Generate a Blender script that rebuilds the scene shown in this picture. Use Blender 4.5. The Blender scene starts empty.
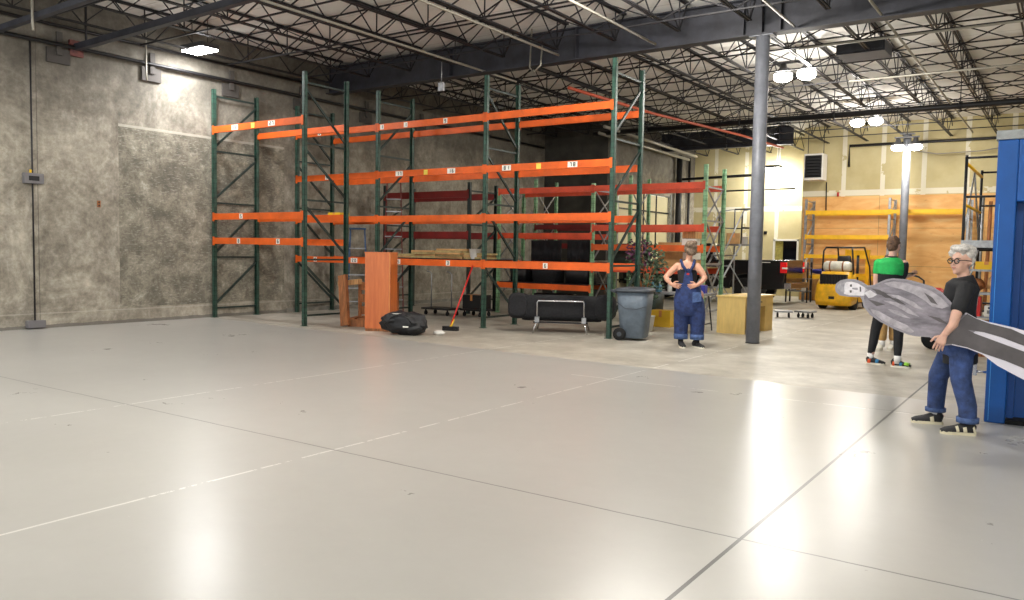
import bpy, bmesh, math, random
from mathutils import Vector, Matrix, noise
SC = bpy.context.scene
COL = SC.collection
R_ = math.radians
# ------------------------------------------------------------------ camera
YAW, PITCH, ROLL, FPX, CH = 0.60386, 0.060323, 0.0171325, 810.25, 1.5
fwd = Vector((-math.sin(YAW)*math.cos(PITCH), math.cos(YAW)*math.cos(PITCH), -math.sin(PITCH)))
rgt = Vector((math.cos(YAW), math.sin(YAW), 0)); upv = rgt.cross(fwd)
cr = math.cos(ROLL)*rgt + math.sin(ROLL)*upv
cu = -math.sin(ROLL)*rgt + math.cos(ROLL)*upv
cam_d = bpy.data.cameras.new('camera'); cam = bpy.data.objects.new('camera', cam_d); COL.objects.link(cam)
M3 = Matrix((cr, cu, -fwd)).transposed()
cam.matrix_world = Matrix.Translation((0, 0, CH)) @ M3.to_4x4()
cam_d.sensor_width = 36; cam_d.lens = FPX/1024*36; cam_d.clip_start = .05; cam_d.clip_end = 200
SC.camera = cam
# ------------------------------------------------------------------ world, exposure
SC.view_settings.view_transform = 'Standard'; SC.view_settings.look = 'None'
SC.view_settings.gamma = 1; SC.view_settings.use_curve_mapping = False
SC.view_settings.exposure = 0.12
W = bpy.data.worlds.new('world'); SC.world = W; W.use_nodes = True
W.node_tree.nodes['Background'].inputs[0].default_value = (.93, .97, 1, 1)
W.node_tree.nodes['Background'].inputs[1].default_value = 1.25
# ------------------------------------------------------------------ lamps' light (position, watts, colour)
LAMPS = [  # double round high-bay lamps down the column line, in the photo and behind the camera
    (-4.95, 17.4, 5.3, 260), (-4.9, 24.3, 5.3, 260), (-4.24, 26.75, 4.85, 60), (-4.95, 10.4, 5.3, 420), (-4.95, 3.4, 5.3, 420),
    (1.6, 17.4, 5.3, 260), (1.6, 3.4, 5.3, 260)]
STRIPS = [(-14.16, 9.69, 5.3, 95), (-14.16, 2.5, 5.3, 130), (-9.6, 2.5, 5.3, 330)]
FAR_STRIP = (-9.23, 29.95, 4.69, 330)
def light(name, loc, watts, size, col=(1, .96, .9), kind='POINT', rot=None, sy=None):
    d = bpy.data.lights.new(name, kind); d.energy = watts; d.color = col
    if kind == 'POINT': d.shadow_soft_size = size
    else:
        d.shape = 'RECTANGLE'; d.size = size; d.size_y = sy or size
    o = bpy.data.objects.new(name, d); o.location = loc
    if rot: o.rotation_euler = rot
    COL.objects.link(o); return o

# ================================================================== helpers
def lin(c):
    return tuple(((v/255)/12.92 if v/255 <= .04045 else ((v/255+.055)/1.055)**2.4) for v in c) + (1,)
def mat(name, c, rough=.6, metal=0, var=0, scale=8, bump=0, bscale=60, emit=0, coat=0, stretch=None, c2=None, alpha=1, trans=0):
    m = bpy.data.materials.new(name); m.use_nodes = True; nt = m.node_tree; b = nt.nodes['Principled BSDF']
    b.inputs['Base Color'].default_value = lin(c); b.inputs['Roughness'].default_value = rough; b.inputs['Metallic'].default_value = metal
    if coat: b.inputs['Coat Weight'].default_value = coat; b.inputs['Coat Roughness'].default_value = .12
    if trans: b.inputs['Transmission Weight'].default_value = trans
    if emit: b.inputs['Emission Color'].default_value = lin(c); b.inputs['Emission Strength'].default_value = emit
    tc = None
    if var or c2:
        tc = nt.nodes.new('ShaderNodeTexCoord'); mp = nt.nodes.new('ShaderNodeMapping')
        nt.links.new(tc.outputs['Object'], mp.inputs[0])
        if stretch: mp.inputs['Scale'].default_value = stretch
        n = nt.nodes.new('ShaderNodeTexNoise'); n.inputs['Scale'].default_value = scale; n.inputs['Detail'].default_value = 6; n.inputs['Roughness'].default_value = .65
        nt.links.new(mp.outputs[0], n.inputs['Vector'])
        r = nt.nodes.new('ShaderNodeValToRGB'); r.color_ramp.elements[0].position = .32; r.color_ramp.elements[1].position = .68
        a = lin(c2) if c2 else lin(tuple(max(0, v*(1-var)) for v in c)); bb = lin(c) if c2 else lin(tuple(min(255, v*(1+var)) for v in c))
        r.color_ramp.elements[0].color = a; r.color_ramp.elements[1].color = bb
        nt.links.new(n.outputs['Fac'], r.inputs[0]); nt.links.new(r.outputs[0], b.inputs['Base Color'])
    if bump:
        n2 = nt.nodes.new('ShaderNodeTexNoise'); n2.inputs['Scale'].default_value = bscale; n2.inputs['Detail'].default_value = 4
        if not tc: tc = nt.nodes.new('ShaderNodeTexCoord')
        nt.links.new(tc.outputs['Object'], n2.inputs['Vector'])
        bp = nt.nodes.new('ShaderNodeBump'); bp.inputs['Strength'].default_value = bump; bp.inputs['Distance'].default_value = .02
        nt.links.new(n2.outputs['Fac'], bp.inputs['Height']); nt.links.new(bp.outputs[0], b.inputs['Normal'])
    return m
class NT:  # tiny node-graph helper
    def __init__(s, name):
        s.m = bpy.data.materials.new(name); s.m.use_nodes = True; s.t = s.m.node_tree; s.b = s.t.nodes['Principled BSDF']
        s.tc = s.t.nodes.new('ShaderNodeTexCoord'); s.sep = s.t.nodes.new('ShaderNodeSeparateXYZ')
        s.t.links.new(s.tc.outputs['Object'], s.sep.inputs[0]); s.X, s.Y, s.Z = s.sep.outputs
    def L(s, a, b): s.t.links.new(a, b)
    def math(s, op, a, b=None, c=None, clamp=False):
        n = s.t.nodes.new('ShaderNodeMath'); n.operation = op; n.use_clamp = clamp
        for i, v in enumerate((a, b, c)):
            if v is None: continue
            if isinstance(v, (int, float)): n.inputs[i].default_value = v
            else: s.L(v, n.inputs[i])
        return n.outputs[0]
    def noise(s, scale, detail=6, rough=.65, vec=None, stretch=None, dist=0):
        n = s.t.nodes.new('ShaderNodeTexNoise'); n.inputs['Scale'].default_value = scale; n.inputs['Detail'].default_value = detail; n.inputs['Roughness'].default_value = rough; n.inputs['Distortion'].default_value = dist
        v = vec or s.tc.outputs['Object']
        if stretch:
            mp = s.t.nodes.new('ShaderNodeMapping'); mp.inputs['Scale'].default_value = stretch; s.L(v, mp.inputs[0]); v = mp.outputs[0]
        s.L(v, n.inputs['Vector']); return n.outputs['Fac']
    def ramp(s, fac, stops):
        r = s.t.nodes.new('ShaderNodeValToRGB'); e = r.color_ramp.elements
        while len(e) < len(stops): e.new(.5)
        for i, (p, c) in enumerate(stops):
            e[i].position = p; e[i].color = c if len(c) == 4 else lin(c)
        s.L(fac, r.inputs[0]); return r.outputs[0]
    def mix(s, fac, a, b, mode='MIX'):
        n = s.t.nodes.new('ShaderNodeMix'); n.data_type = 'RGBA'; n.blend_type = mode
        for k, v in ((0, fac), (6, a), (7, b)):
            if isinstance(v, (int, float)): n.inputs[k].default_value = v
            elif isinstance(v, tuple): n.inputs[k].default_value = v if len(v) == 4 else lin(v)
            else: s.L(v, n.inputs[k])
        return n.outputs[2]
    def line(s, coord, at, half):      # 1 within half of at
        return s.math('LESS_THAN', s.math('ABSOLUTE', s.math('SUBTRACT', coord, at)), half)
    def box(s, c1, a1, b1, c2, a2, b2):
        r = s.math('MULTIPLY', s.math('GREATER_THAN', c1, a1), s.math('LESS_THAN', c1, b1))
        return s.math('MULTIPLY', r, s.math('MULTIPLY', s.math('GREATER_THAN', c2, a2), s.math('LESS_THAN', c2, b2)))
    def bump(s, h, strength=.3, d=.02):
        n = s.t.nodes.new('ShaderNodeBump'); n.inputs['Strength'].default_value = strength; n.inputs['Distance'].default_value = d
        s.L(h, n.inputs['Height']); s.L(n.outputs[0], s.b.inputs['Normal'])
    def col(s, c): s.L(c, s.b.inputs['Base Color'])

class MB:
    def __init__(s): s.bm = bmesh.new(); s.mi = 0
    def _f(s, vs, smooth=False):
        try: f = s.bm.faces.new(vs); f.material_index = s.mi; f.smooth = smooth
        except ValueError: pass
    def box(s, c, d, rot=None, piv=None):
        c = Vector(c); h = Vector(d)/2
        co = [Vector((x*h.x, y*h.y, z*h.z)) for x in (-1, 1) for y in (-1, 1) for z in (-1, 1)]
        if rot is not None:
            m = rot if isinstance(rot, Matrix) else Matrix.Rotation(rot, 3, 'Z'); co = [m @ v for v in co]
        v = [s.bm.verts.new(c+k) for k in co]
        for q in ((0, 1, 3, 2), (4, 6, 7, 5), (0, 4, 5, 1), (2, 3, 7, 6), (0, 2, 6, 4), (1, 5, 7, 3)): s._f([v[i] for i in q])
        return s
    def mm(s, x0, x1, y0, y1, z0, z1): return s.box(((x0+x1)/2, (y0+y1)/2, (z0+z1)/2), (abs(x1-x0), abs(y1-y0), abs(z1-z0)))
    def bar(s, a, b, w, h=None, up=(0, 0, 1)):
        a = Vector(a); b = Vector(b); h = h or w; t = (b-a); L = t.length; t.normalize(); u = Vector(up)
        if abs(t.dot(u)) > .98: u = Vector((0, 1, 0))
        sd = t.cross(u).normalized(); u2 = sd.cross(t)
        m = Matrix((sd, t, u2)).transposed(); return s.box((a+b)/2, (w, L, h), m)
    def ring(s, c, side, up, a, b, n, p=2.0):
        out = []
        for i in range(n):
            t = 2*math.pi*i/n; cs, sn = math.cos(t), math.sin(t)
            if p != 2: cs = math.copysign(abs(cs)**(2/p), cs); sn = math.copysign(abs(sn)**(2/p), sn)
            out.append(s.bm.verts.new(Vector(c)+side*(a*cs)+up*(b*sn)))
        return out
    def loft(s, pts, n=12, side=(1, 0, 0), cap=True, p=2.0):
        # pts: (x,y,z,a,b); a along side, b perpendicular
        P = [Vector(q[:3]) for q in pts]; rs = []; side0 = Vector(side)
        for i, q in enumerate(pts):
            t = (P[min(i+1, len(P)-1)]-P[max(i-1, 0)]).normalized()
            u = t.cross(side0)
            if u.length < 1e-3: u = t.cross(Vector((0, 1, 0)))
            u.normalize(); sd = u.cross(t).normalized()
            rs.append(s.ring(P[i], sd, u, q[3], q[4] if len(q) > 4 else q[3], n, p))
        for r0, r1 in zip(rs, rs[1:]):
            for i in range(n): s._f((r0[i], r0[(i+1) % n], r1[(i+1) % n], r1[i]), True)
        if cap:
            for r in (rs[0], rs[-1]): s._f(r, False)
        return s
    def tube(s, pts, r, n=8):
        P = [Vector(q) for q in pts]; rs = []; u = None
        for i in range(len(P)):
            t = (P[min(i+1, len(P)-1)]-P[max(i-1, 0)]).normalized()
            if u is None:
                u = t.orthogonal().normalized()
            else:
                u = (u-t*u.dot(t)); u = u.normalized() if u.length > 1e-4 else t.orthogonal().normalized()
            sd = t.cross(u); rr = r[i] if isinstance(r, (list, tuple)) else r
            rs.append(s.ring(P[i], sd, u, rr, rr, n))
        for r0, r1 in zip(rs, rs[1:]):
            for i in range(n): s._f((r0[i], r0[(i+1) % n], r1[(i+1) % n], r1[i]), True)
        s._f(rs[0]); s._f(rs[-1]); return s
    def cyl(s, a, b, r, n=16, r2=None): return s.tube([a, b], [r, r2 if r2 is not None else r], n)
    def lathe(s, c, prof, n=20, axis='Z'):
        c = Vector(c); rs = []
        for rr, h in prof:
            ring = []
            for i in range(n):
                t = 2*math.pi*i/n; x, y = rr*math.cos(t), rr*math.sin(t)
                v = {'Z': Vector((x, y, h)), 'Y': Vector((x, h, y)), 'X': Vector((h, x, y))}[axis]
                ring.append(s.bm.verts.new(c+v))
            rs.append(ring)
        for r0, r1 in zip(rs, rs[1:]):
            for i in range(n): s._f((r0[i], r0[(i+1) % n], r1[(i+1) % n], r1[i]), True)
        s._f(rs[0]); s._f(rs[-1]); return s
    def ell(s, c, d, n=14, rot=None, jit=0, seed=0):
        c = Vector(c); rings = []; m = n//2
        def pt(v):
            if jit:
                v = v*(1+jit*noise.noise(v*2.3+Vector((seed, seed*.7, 0))))
            v = Vector((v.x*d[0], v.y*d[1], v.z*d[2]))
            if rot is not None: v = rot @ v
            return s.bm.verts.new(c+v)
        top = pt(Vector((0, 0, 1))); bot = pt(Vector((0, 0, -1)))
        for j in range(1, m):
            ph = math.pi*j/m; rings.append([pt(Vector((math.sin(ph)*math.cos(2*math.pi*i/n), math.sin(ph)*math.sin(2*math.pi*i/n), math.cos(ph)))) for i in range(n)])
        for i in range(n):
            s._f((top, rings[0][i], rings[0][(i+1) % n]), True); s._f((bot, rings[-1][(i+1) % n], rings[-1][i]), True)
            for r0, r1 in zip(rings, rings[1:]): s._f((r0[i], r1[i], r1[(i+1) % n], r0[(i+1) % n]), True)
        return s
    def prism(s, poly, o, ux, uy, n, t):
        o = Vector(o); ux = Vector(ux); uy = Vector(uy); n = Vector(n)
        a = [s.bm.verts.new(o+ux*x+uy*y) for x, y in poly]; b = [s.bm.verts.new(v.co+n*t) for v in a]
        s._f(a); s._f(b)
        k = len(a)
        for i in range(k): s._f((a[i], a[(i+1) % k], b[(i+1) % k], b[i]))
        return s
    def build(s, name, m, parent=None, bevel=0, smooth=False, **kw):
        bmesh.ops.recalc_face_normals(s.bm, faces=s.bm.faces)
        me = bpy.data.meshes.new(name); s.bm.to_mesh(me); s.bm.free()
        for q in (m if isinstance(m, (list, tuple)) else [m]): me.materials.append(q)
        o = bpy.data.objects.new(name, me); COL.objects.link(o)
        if parent: o.parent = parent
        if bevel:
            b = o.modifiers.new('bevel', 'BEVEL'); b.width = bevel; b.segments = 2; b.limit_method = 'ANGLE'
        if smooth:
            for p in me.polygons: p.use_smooth = True
        for k, v in kw.items(): o[k] = v
        return o
def tag(o, label, cat, group=None, kind=None):
    o['label'] = label; o['category'] = cat
    if group: o['group'] = group
    if kind: o['kind'] = kind
    return o
def struct(o): o['kind'] = 'structure'; return o
def empty(name, loc=(0, 0, 0), rz=0):
    o = bpy.data.objects.new(name, None); o.location = loc; o.rotation_euler = (0, 0, rz); COL.objects.link(o); o.empty_display_size = .1; return o
def copy_tree(o, parent=None):
    c = o.copy(); COL.objects.link(c)
    if parent: c.parent = parent
    for ch in list(o.children): copy_tree(ch, c)
    return c
rnd = random.Random(5)
# ================================================================== materials
M = {}
def key(n, *a, **k): M[n] = mat(n, *a, **k)
key('green_paint', (40, 70, 60), .45, 0, .25, 6)
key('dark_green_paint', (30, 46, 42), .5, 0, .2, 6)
key('light_green_paint', (98, 140, 104), .5, 0, .15, 6)
key('orange_paint', (218, 94, 26), .5, 0, .08, 3)
key('red_orange_paint', (206, 76, 42), .4, 0, .1, 3)
key('shaded_red_paint', (120, 30, 26), .45, 0, .12, 3)  # beam red darkened in the colour because these beams stand unlit
key('sticker', (238, 236, 226), .6)
key('yellow_sticker', (235, 215, 90), .6)
key('ink', (22, 22, 24), .7)
key('joist_metal', (38, 37, 40), .5, .3)
key('girder_paint', (52, 53, 60), .55, .1, .2, 3)
key('pale_conduit', (150, 146, 134), .45, .3)
key('black_pipe', (26, 26, 28), .45, .2)
key('red_pipe', (176, 78, 52), .5)
key('column_paint', (122, 125, 133), .4, 0, .1, 4)
key('dark_steel', (42, 42, 44), .4, .6)
key('chrome', (200, 200, 202), .22, 1)
key('galvanised', (160, 162, 164), .4, .7, .12, 12)
key('lamp_housing', (70, 70, 72), .5)
key('lamp_glow', (255, 250, 240), .5, emit=40)
key('strip_glow', (255, 252, 246), .5, emit=36)
key('black_fabric', (26, 26, 29), .9, 0, .35, 30, .5, 90)
key('black_nylon', (24, 25, 28), .55, 0, .3, 12, .4, 25)
key('black_plastic', (24, 24, 26), .45)
key('bin_grey', (92, 104, 116), .5, 0, .08, 10)
key('bin_lid', (60, 66, 74), .5)
key('rubber', (20, 20, 20), .85)
key('cherry_wood', (216, 122, 60), .3, 0, 0, 2.2, c2=(184, 90, 38), stretch=(4, 4, .35), coat=.2)
key('light_edge_wood', (214, 142, 78), .4)
key('maple_wood', (222, 192, 120), .42, 0, .05, 3, stretch=(6, 1, 1))
key('maple_side', (205, 172, 100), .45, 0, .06, 3)
key('rough_wood', (140, 88, 50), .7, 0, .3, 6, stretch=(5, 5, .6), bump=.3, bscale=20)
key('pale_wood', (196, 150, 98), .7, 0, .18, 6, stretch=(5, 5, .6))
key('cardboard', (176, 136, 88), .8, 0, .12, 5)
key('dim_board', (160, 140, 92), .8, 0, .2, 9)
key('forklift_yellow', (232, 176, 30), .4, 0, .1, 5)
key('yellow_paint', (240, 186, 30), .42, 0, .06, 4)
key('yellow_plastic', (236, 190, 40), .45)
key('tank_white', (226, 222, 208), .35, .1, .08, 8)
key('booth_blue', (4, 82, 160), .42, 0, .06, 3)
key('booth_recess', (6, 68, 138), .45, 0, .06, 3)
key('booth_cap', (152, 156, 156), .6, 0, .12, 8)
key('truck_black', (12, 13, 15), .22, 0, coat=.6)
key('tail_red', (226, 26, 30), .25, emit=.12)
key('glass_dark', (16, 18, 22), .1)
key('white_paint', (228, 226, 218), .5)
key('red_paint', (200, 34, 30), .4)
key('blue_ladder', (58, 92, 132), .5)
key('fibreglass_red', (112, 52, 44), .55)
key('blue_tarp', (40, 50, 150), .6)
key('bottle_blue', (110, 170, 196), .35)
key('paper_white', (225, 222, 214), .8)
key('leaf', (66, 84, 62), .7, 0, .35, 12)
key('purple_leaf', (92, 52, 78), .7, 0, .35, 12)
key('skin', (212, 158, 132), .5, 0, .06, 14)
key('pale_skin', (216, 172, 152), .5, 0, .06, 14)
key('denim', (38, 54, 98), .85, 0, .22, 16, .25, 60)
key('denim_light', (66, 88, 132), .85, 0, .18, 22)
key('blue_jeans', (48, 66, 108), .85, 0, .32, 9, .25, 50)
key('jersey_black', (30, 31, 34), .85, 0, .15, 12, .15, 30)
key('jersey_green', (30, 172, 82), .75, 0, .1, 8)
key('sock_black', (20, 20, 22), .9); key('sock_white', (232, 230, 226), .9)
key('khaki', (176, 140, 86), .85, 0, .12, 12)
key('hair_brown', (92, 68, 50), .7, 0, .35, 40, .6, 120)
key('hair_grey', (206, 202, 196), .6, 0, .2, 40, .6, 120)
key('hair_messy', (114, 96, 80), .7, 0, .4, 40, .6, 120)
key('shoe_dark', (36, 36, 38), .7); key('shoe_sole', (226, 222, 206), .6); key('shoe_cream', (214, 206, 178), .7)
key('shoe_orange', (232, 92, 40), .5); key('shoe_lime', (150, 210, 60), .5); key('shoe_blue', (40, 120, 170), .5)
key('eye', (240, 238, 234), .3); key('lip', (178, 102, 92), .5)
key('board_white', (226, 222, 232), .45)
key('print_jacket', (156, 150, 158), .28, 0, 0, 6, c2=(104, 99, 106), stretch=(1, 1, 2.6), bump=.6, bscale=7)
key('print_jacket_light', (170, 164, 170), .3, 0, .14, 16)
key('print_trouser', (88, 83, 84), .35, 0, .14, 4)
key('print_border', (150, 146, 152), .3)
key('print_face', (222, 218, 222), .28, 0, .1, 12)
key('print_hair', (150, 147, 152), .35, 0, .2, 30)
key('print_shoe', (72, 68, 68), .35)
key('soil_grey', (120, 122, 124), .6)
# ---- floor: grey epoxy in front, bare concrete behind, joints
n = NT('floor_concrete')
base = n.ramp(n.noise(.4, 4, .5), [(.3, (164, 162, 156)), (.7, (173, 171, 165))])
fine = n.noise(5, 8, .7)
base = n.mix(.05, base, n.ramp(fine, [(.3, (150, 148, 142)), (.7, (214, 212, 206))]))
bare = n.ramp(n.noise(1.3, 9, .72), [(.3, (138, 132, 120)), (.5, (170, 164, 151)), (.72, (200, 195, 183))])
edge = n.math('ADD', n.Y, n.math('MULTIPLY', n.math('SUBTRACT', n.noise(1.4, 3), .5), .25))
lim = n.math('ADD', n.math('MULTIPLY', n.X, -.062), 9.42)
isb = n.math('GREATER_THAN', edge, lim)
col = n.mix(isb, base, bare)
wob = n.math('MULTIPLY', n.math('SUBTRACT', n.noise(2.5, 3), .5), .02)
xw = n.math('ADD', n.X, wob); yw = n.math('ADD', n.Y, wob)
gaps = n.math('GREATER_THAN', n.noise(3.2, 5, .8), .47)
far = n.math('MULTIPLY', n.line(n.X, -1.375, .011), n.math('LESS_THAN', n.Y, 25))
dark = n.math('MAXIMUM', far, n.math('MULTIPLY', n.line(yw, 4.16, .0075), .75))
dark = n.math('MAXIMUM', dark, n.math('MULTIPLY', n.math('MULTIPLY', n.line(yw, 8.6, .01), n.math('GREATER_THAN', n.X, -1.7)), .6))
pale = n.math('MULTIPLY', n.math('MAXIMUM', n.math('MAXIMUM', n.line(xw, -4.46, .011), n.line(xw, -7.24, .012)), n.math('MULTIPLY', n.line(yw, 8.56, .014), n.math('GREATER_THAN', n.X, -5))), gaps)
col = n.mix(n.math('MULTIPLY', pale, .65), col, (228, 226, 220))
col = n.mix(dark, col, (72, 70, 66))
# scuffs
sp = n.math('GREATER_THAN', n.noise(38, 2, .5), .79)
col = n.mix(n.math('MULTIPLY', sp, .45), col, (222, 220, 214))
n.col(col)
rg = n.ramp(n.noise(1.1, 6, .7), [(.3, (.27, .27, .27, 1)), (.7, (.31, .31, .31, 1))])
rgb = n.mix(isb, rg, (.47, .47, .47, 1))
n.L(rgb, n.b.inputs['Roughness']); n.b.inputs['Specular IOR Level'].default_value = .62
n.bump(n.noise(9, 4), .05, .01)
M['floor'] = n.m
# ---- concrete wall
def concrete(name, tone=1.0, patch=False):
    n = NT(name)
    q = lambda c: tuple(v*tone for v in c)
    a = n.ramp(n.noise(.75, 9, .75, dist=.8), [(.32, q((104, 98, 88))), (.48, q((152, 145, 130))), (.64, q((204, 197, 180)))])
    b = n.ramp(n.noise(4, 10, .8), [(.36, q((84, 80, 72))), (.5, q((156, 149, 134))), (.64, q((216, 209, 194)))])
    c = n.mix(.45, a, b)
    st = n.ramp(n.noise(1.5, 6, .7, stretch=(1, 1.6, .35)), [(.5, (1, 1, 1, 1)), (.7, (.62, .62, .63, 1))])
    c = n.mix(.7, c, st, 'MULTIPLY')
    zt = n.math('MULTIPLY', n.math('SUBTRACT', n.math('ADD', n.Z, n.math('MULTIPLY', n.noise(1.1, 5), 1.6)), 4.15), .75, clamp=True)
    c = n.mix(n.math('MULTIPLY', zt, .72), c, q((62, 58, 52)))     # darker band under the roof, uneven lower edge
    if patch:
        pb = n.box(n.Y, 8.44, 12.35, n.Z, .3, 3.76)
        pc = n.ramp(n.noise(2.6, 10, .8, dist=.25), [(.3, (66, 64, 56)), (.46, (104, 100, 88)), (.58, (150, 145, 128)), (.68, (204, 199, 184))])
        scr = n.ramp(n.noise(5, 4, .6, stretch=(1, 2.2, 9)), [(.55, (0, 0, 0, 1)), (.66, (1, 1, 1, 1))])
        pc = n.mix(n.math('MULTIPLY', scr, .4), pc, (205, 200, 186))
        c = n.mix(n.math('MULTIPLY', pb, .82), c, pc)
        ed = n.math('MULTIPLY', n.box(n.Y, 8.44, 12.35, n.Z, 3.72, 3.77), .6)
        c = n.mix(ed, c, (196, 190, 176))
        if True: c = n.mix(n.math('MULTIPLY', n.line(n.Y, 6.98, .006), .7), c, (70, 66, 60))
        c = n.mix(n.math('MULTIPLY', n.math('LESS_THAN', n.Z, n.math('ADD', .02, n.math('MULTIPLY', n.noise(3, 4), .08))), .8), c, (110, 106, 100))
        c = n.mix(n.math('MULTIPLY', n.line(n.Z, .26, .012), .4), c, (196, 190, 176))
    n.col(c); n.b.inputs['Roughness'].default_value = .85; n.bump(n.noise(14, 8, .7), .25, .01)
    return n.m
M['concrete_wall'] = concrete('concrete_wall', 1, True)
M['concrete_far'] = concrete('concrete_far', 1.0)
M['dark_partition'] = mat('dark_partition', (62, 60, 54), .85, 0, .2, 2)
# ---- drywall with taped joints
def drywall(name, xs, zs):
    n = NT(name)
    c = n.ramp(n.noise(.9, 4), [(.35, (190, 176, 130)), (.65, (204, 192, 148))])
    tape = None
    for x in xs: t = n.line(n.X, x, .07); tape = t if tape is None else n.math('MAXIMUM', tape, t)
    for z in zs: tape = n.math('MAXIMUM', tape, n.line(n.Z, z, .09))
    blot = n.math('GREATER_THAN', n.noise(2.3, 4), .40)
    c = n.mix(n.math('MULTIPLY', n.math('MULTIPLY', tape, blot), .75), c, (238, 234, 218))
    n.col(c); n.b.inputs['Roughness'].default_value = .8
    return n.m
M['drywall_back'] = drywall('drywall_back', [-11.6, -10.4, -9.2, -8.0], [1.2, 3.25])
M['drywall_right'] = drywall('drywall_right', [-6.4, -5.2, -4.0, -2.8, -1.6, -.4, .8], [3.62])
# ---- plywood sheathing
n = NT('plywood')
c = n.ramp(n.noise(1.2, 6, .6, stretch=(1, 1, 3.5), dist=.8), [(.3, (222, 160, 90)), (.5, (236, 182, 112)), (.7, (244, 204, 140))])
kn = n.ramp(n.noise(5, 3, .5, stretch=(1, 1, 2.4)), [(.66, (0, 0, 0, 1)), (.72, (1, 1, 1, 1))])
c = n.mix(n.math('MULTIPLY', kn, .5), c, (196, 130, 70))
sh = n.math('LESS_THAN', n.math('FRACT', n.math('DIVIDE', n.math('ADD', n.X, 7.7), 2.44)), .006)
sz = n.math('LESS_THAN', n.math('FRACT', n.math('DIVIDE', n.Z, 1.22)), .012)
c = n.mix(n.math('MULTIPLY', n.math('MAXIMUM', sh, sz), .6), c, (120, 74, 34))
n.col(c); n.b.inputs['Roughness'].default_value = .6; M['plywood'] = n.m
# ---- roof deck underside
n = NT('roof_deck')
c = n.ramp(n.noise(.8, 5), [(.3, (226, 223, 216)), (.7, (240, 238, 233))])
seam = n.math('LESS_THAN', n.math('FRACT', n.math('DIVIDE', n.Y, 1.22)), .02)
c = n.mix(n.math('MULTIPLY', seam, .35), c, (120, 116, 108))
n.col(c); n.b.inputs['Roughness'].default_value = .75; M['deck'] = n.m
# ---- rack post with punched holes (material local z)
def holed(name, c, hole):
    n = NT(name)
    fz = n.math('ABSOLUTE', n.math('SUBTRACT', n.math('FRACT', n.math('DIVIDE', n.Z, .102)), .5))
    h = n.math('LESS_THAN', fz, .12)
    b = n.ramp(n.noise(7, 4), [(.35, tuple(v*.82 for v in c)), (.65, tuple(min(255, v*1.15) for v in c))])
    geo = n.t.nodes.new('ShaderNodeNewGeometry')
    fx = n.math('LESS_THAN', n.math('ABSOLUTE', n.math('SUBTRACT', n.math('FRACT', n.math('MULTIPLY', n.X, 1)), .5)), .5)
    n.col(n.mix(n.math('MULTIPLY', h, .35), b, hole)); n.b.inputs['Roughness'].default_value = .45
    return n.m
M['post_green'] = holed('post_green', (44, 74, 62), (20, 30, 28))
M['post_pale'] = holed('post_pale', (128, 172, 130), (70, 96, 72))

# ================================================================== setting
b = MB(); b.mm(-16, 9, -5, 32, -.2, 0); struct(b.build('floor', M['floor']))
b = MB(); b.mm(-16, 9, -5, 32, 5.86, 6.0); struct(b.build('ceiling', M['deck']))
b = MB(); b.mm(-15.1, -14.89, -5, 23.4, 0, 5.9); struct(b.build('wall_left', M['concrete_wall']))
b = MB(); b.mm(-14.89, -12.48, 23.4, 23.6, 0, 5.9); struct(b.build('wall_partition', M['dark_partition']))
b = MB()   # far left wall with the opening of the roll-up door
for y0, y1, z0, z1 in ((23.4, 24.1, 0, 5.9), (28.4, 30.7, 0, 5.9), (24.1, 28.4, 3.62, 5.9)): b.mm(-12.7, -12.48, y0+(.2 if y0 == 23.4 else 0), y1, z0, z1)
struct(b.build('wall_left_far', M['concrete_far']))
b = MB()   # drywall with the small window opening
for x0, x1, z0, z1 in ((-12.7, -9.25, 0, 5.9), (-8.38, -7.72, 0, 5.9), (-9.25, -8.38, 0, 1.05), (-9.25, -8.38, 2.05, 5.9)): b.mm(x0, x1, 30.7, 30.9, z0, z1)
struct(b.build('wall_back', M['drywall_back']))
b = MB(); b.mm(-7.72, 9, 28.6, 28.8, 0, 5.9); struct(b.build('wall_back_right', M['drywall_right']))
b = MB(); b.mm(-7.72, -7.6, 28.8, 30.9, 0, 5.9); struct(b.build('wall_back_corner', M['drywall_right']))
b = MB(); b.mm(-7.68, 2.0, 28.55, 28.6, 0, 3.5); struct(b.build('trim_plywood', M['plywood']))
b = MB(); b.mm(8.8, 9, -5, 28.6, 0, 5.9); struct(b.build('wall_right', M['drywall_right']))
# window_1 in the back drywall
r = struct(empty('window_1', (-8.815, 30.7, 1.05)))
b = MB()
b.mm(-.47, -.40, -.04, .1, -.04, 1.06).mm(.40, .47, -.04, .1, -.04, 1.06).mm(-.47, .47, -.04, .1, 1.0, 1.07).mm(-.5, .5, -.07, .1, -.06, 0)
b.build('window_frame', M['white_paint'], r)
b = MB(); b.mm(-.4, .4, .06, .08, 0, 1); b.build('pane', M['glass_dark'], r)
b = MB(); b.mm(-.4, -.12, .02, .05, 0, 1); b.build('curtain', mat('olive_curtain', (150, 140, 70), .8, 0, .2, 20), r)
# door_1: roll-up door of cream panels, left far wall
r = struct(empty('door_1', (-12.55, 26.25, 0)))
b = MB()
for k in range(6): b.mm(-.03, .0, -2.13, 2.13, .01+k*.6, .6+k*.6-.015)
b.build('door_panel', mat('door_cream', (222, 212, 172), .5), r)
b = MB()
for k in range(1, 6): b.mm(0, .035, -2.13, 2.13, k*.6-.03, k*.6+.02)
for y in (-1.05, 0, 1.05): b.mm(0, .03, y-.025, y+.025, 0, 3.6)
b.build('door_rib', M['dark_steel'], r)
b = MB(); b.mm(-.02, .12, -2.2, -2.1, 0, 3.7).mm(-.02, .12, 2.1, 2.2, 0, 3.7); b.build('door_track', M['galvanised'], r)
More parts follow.
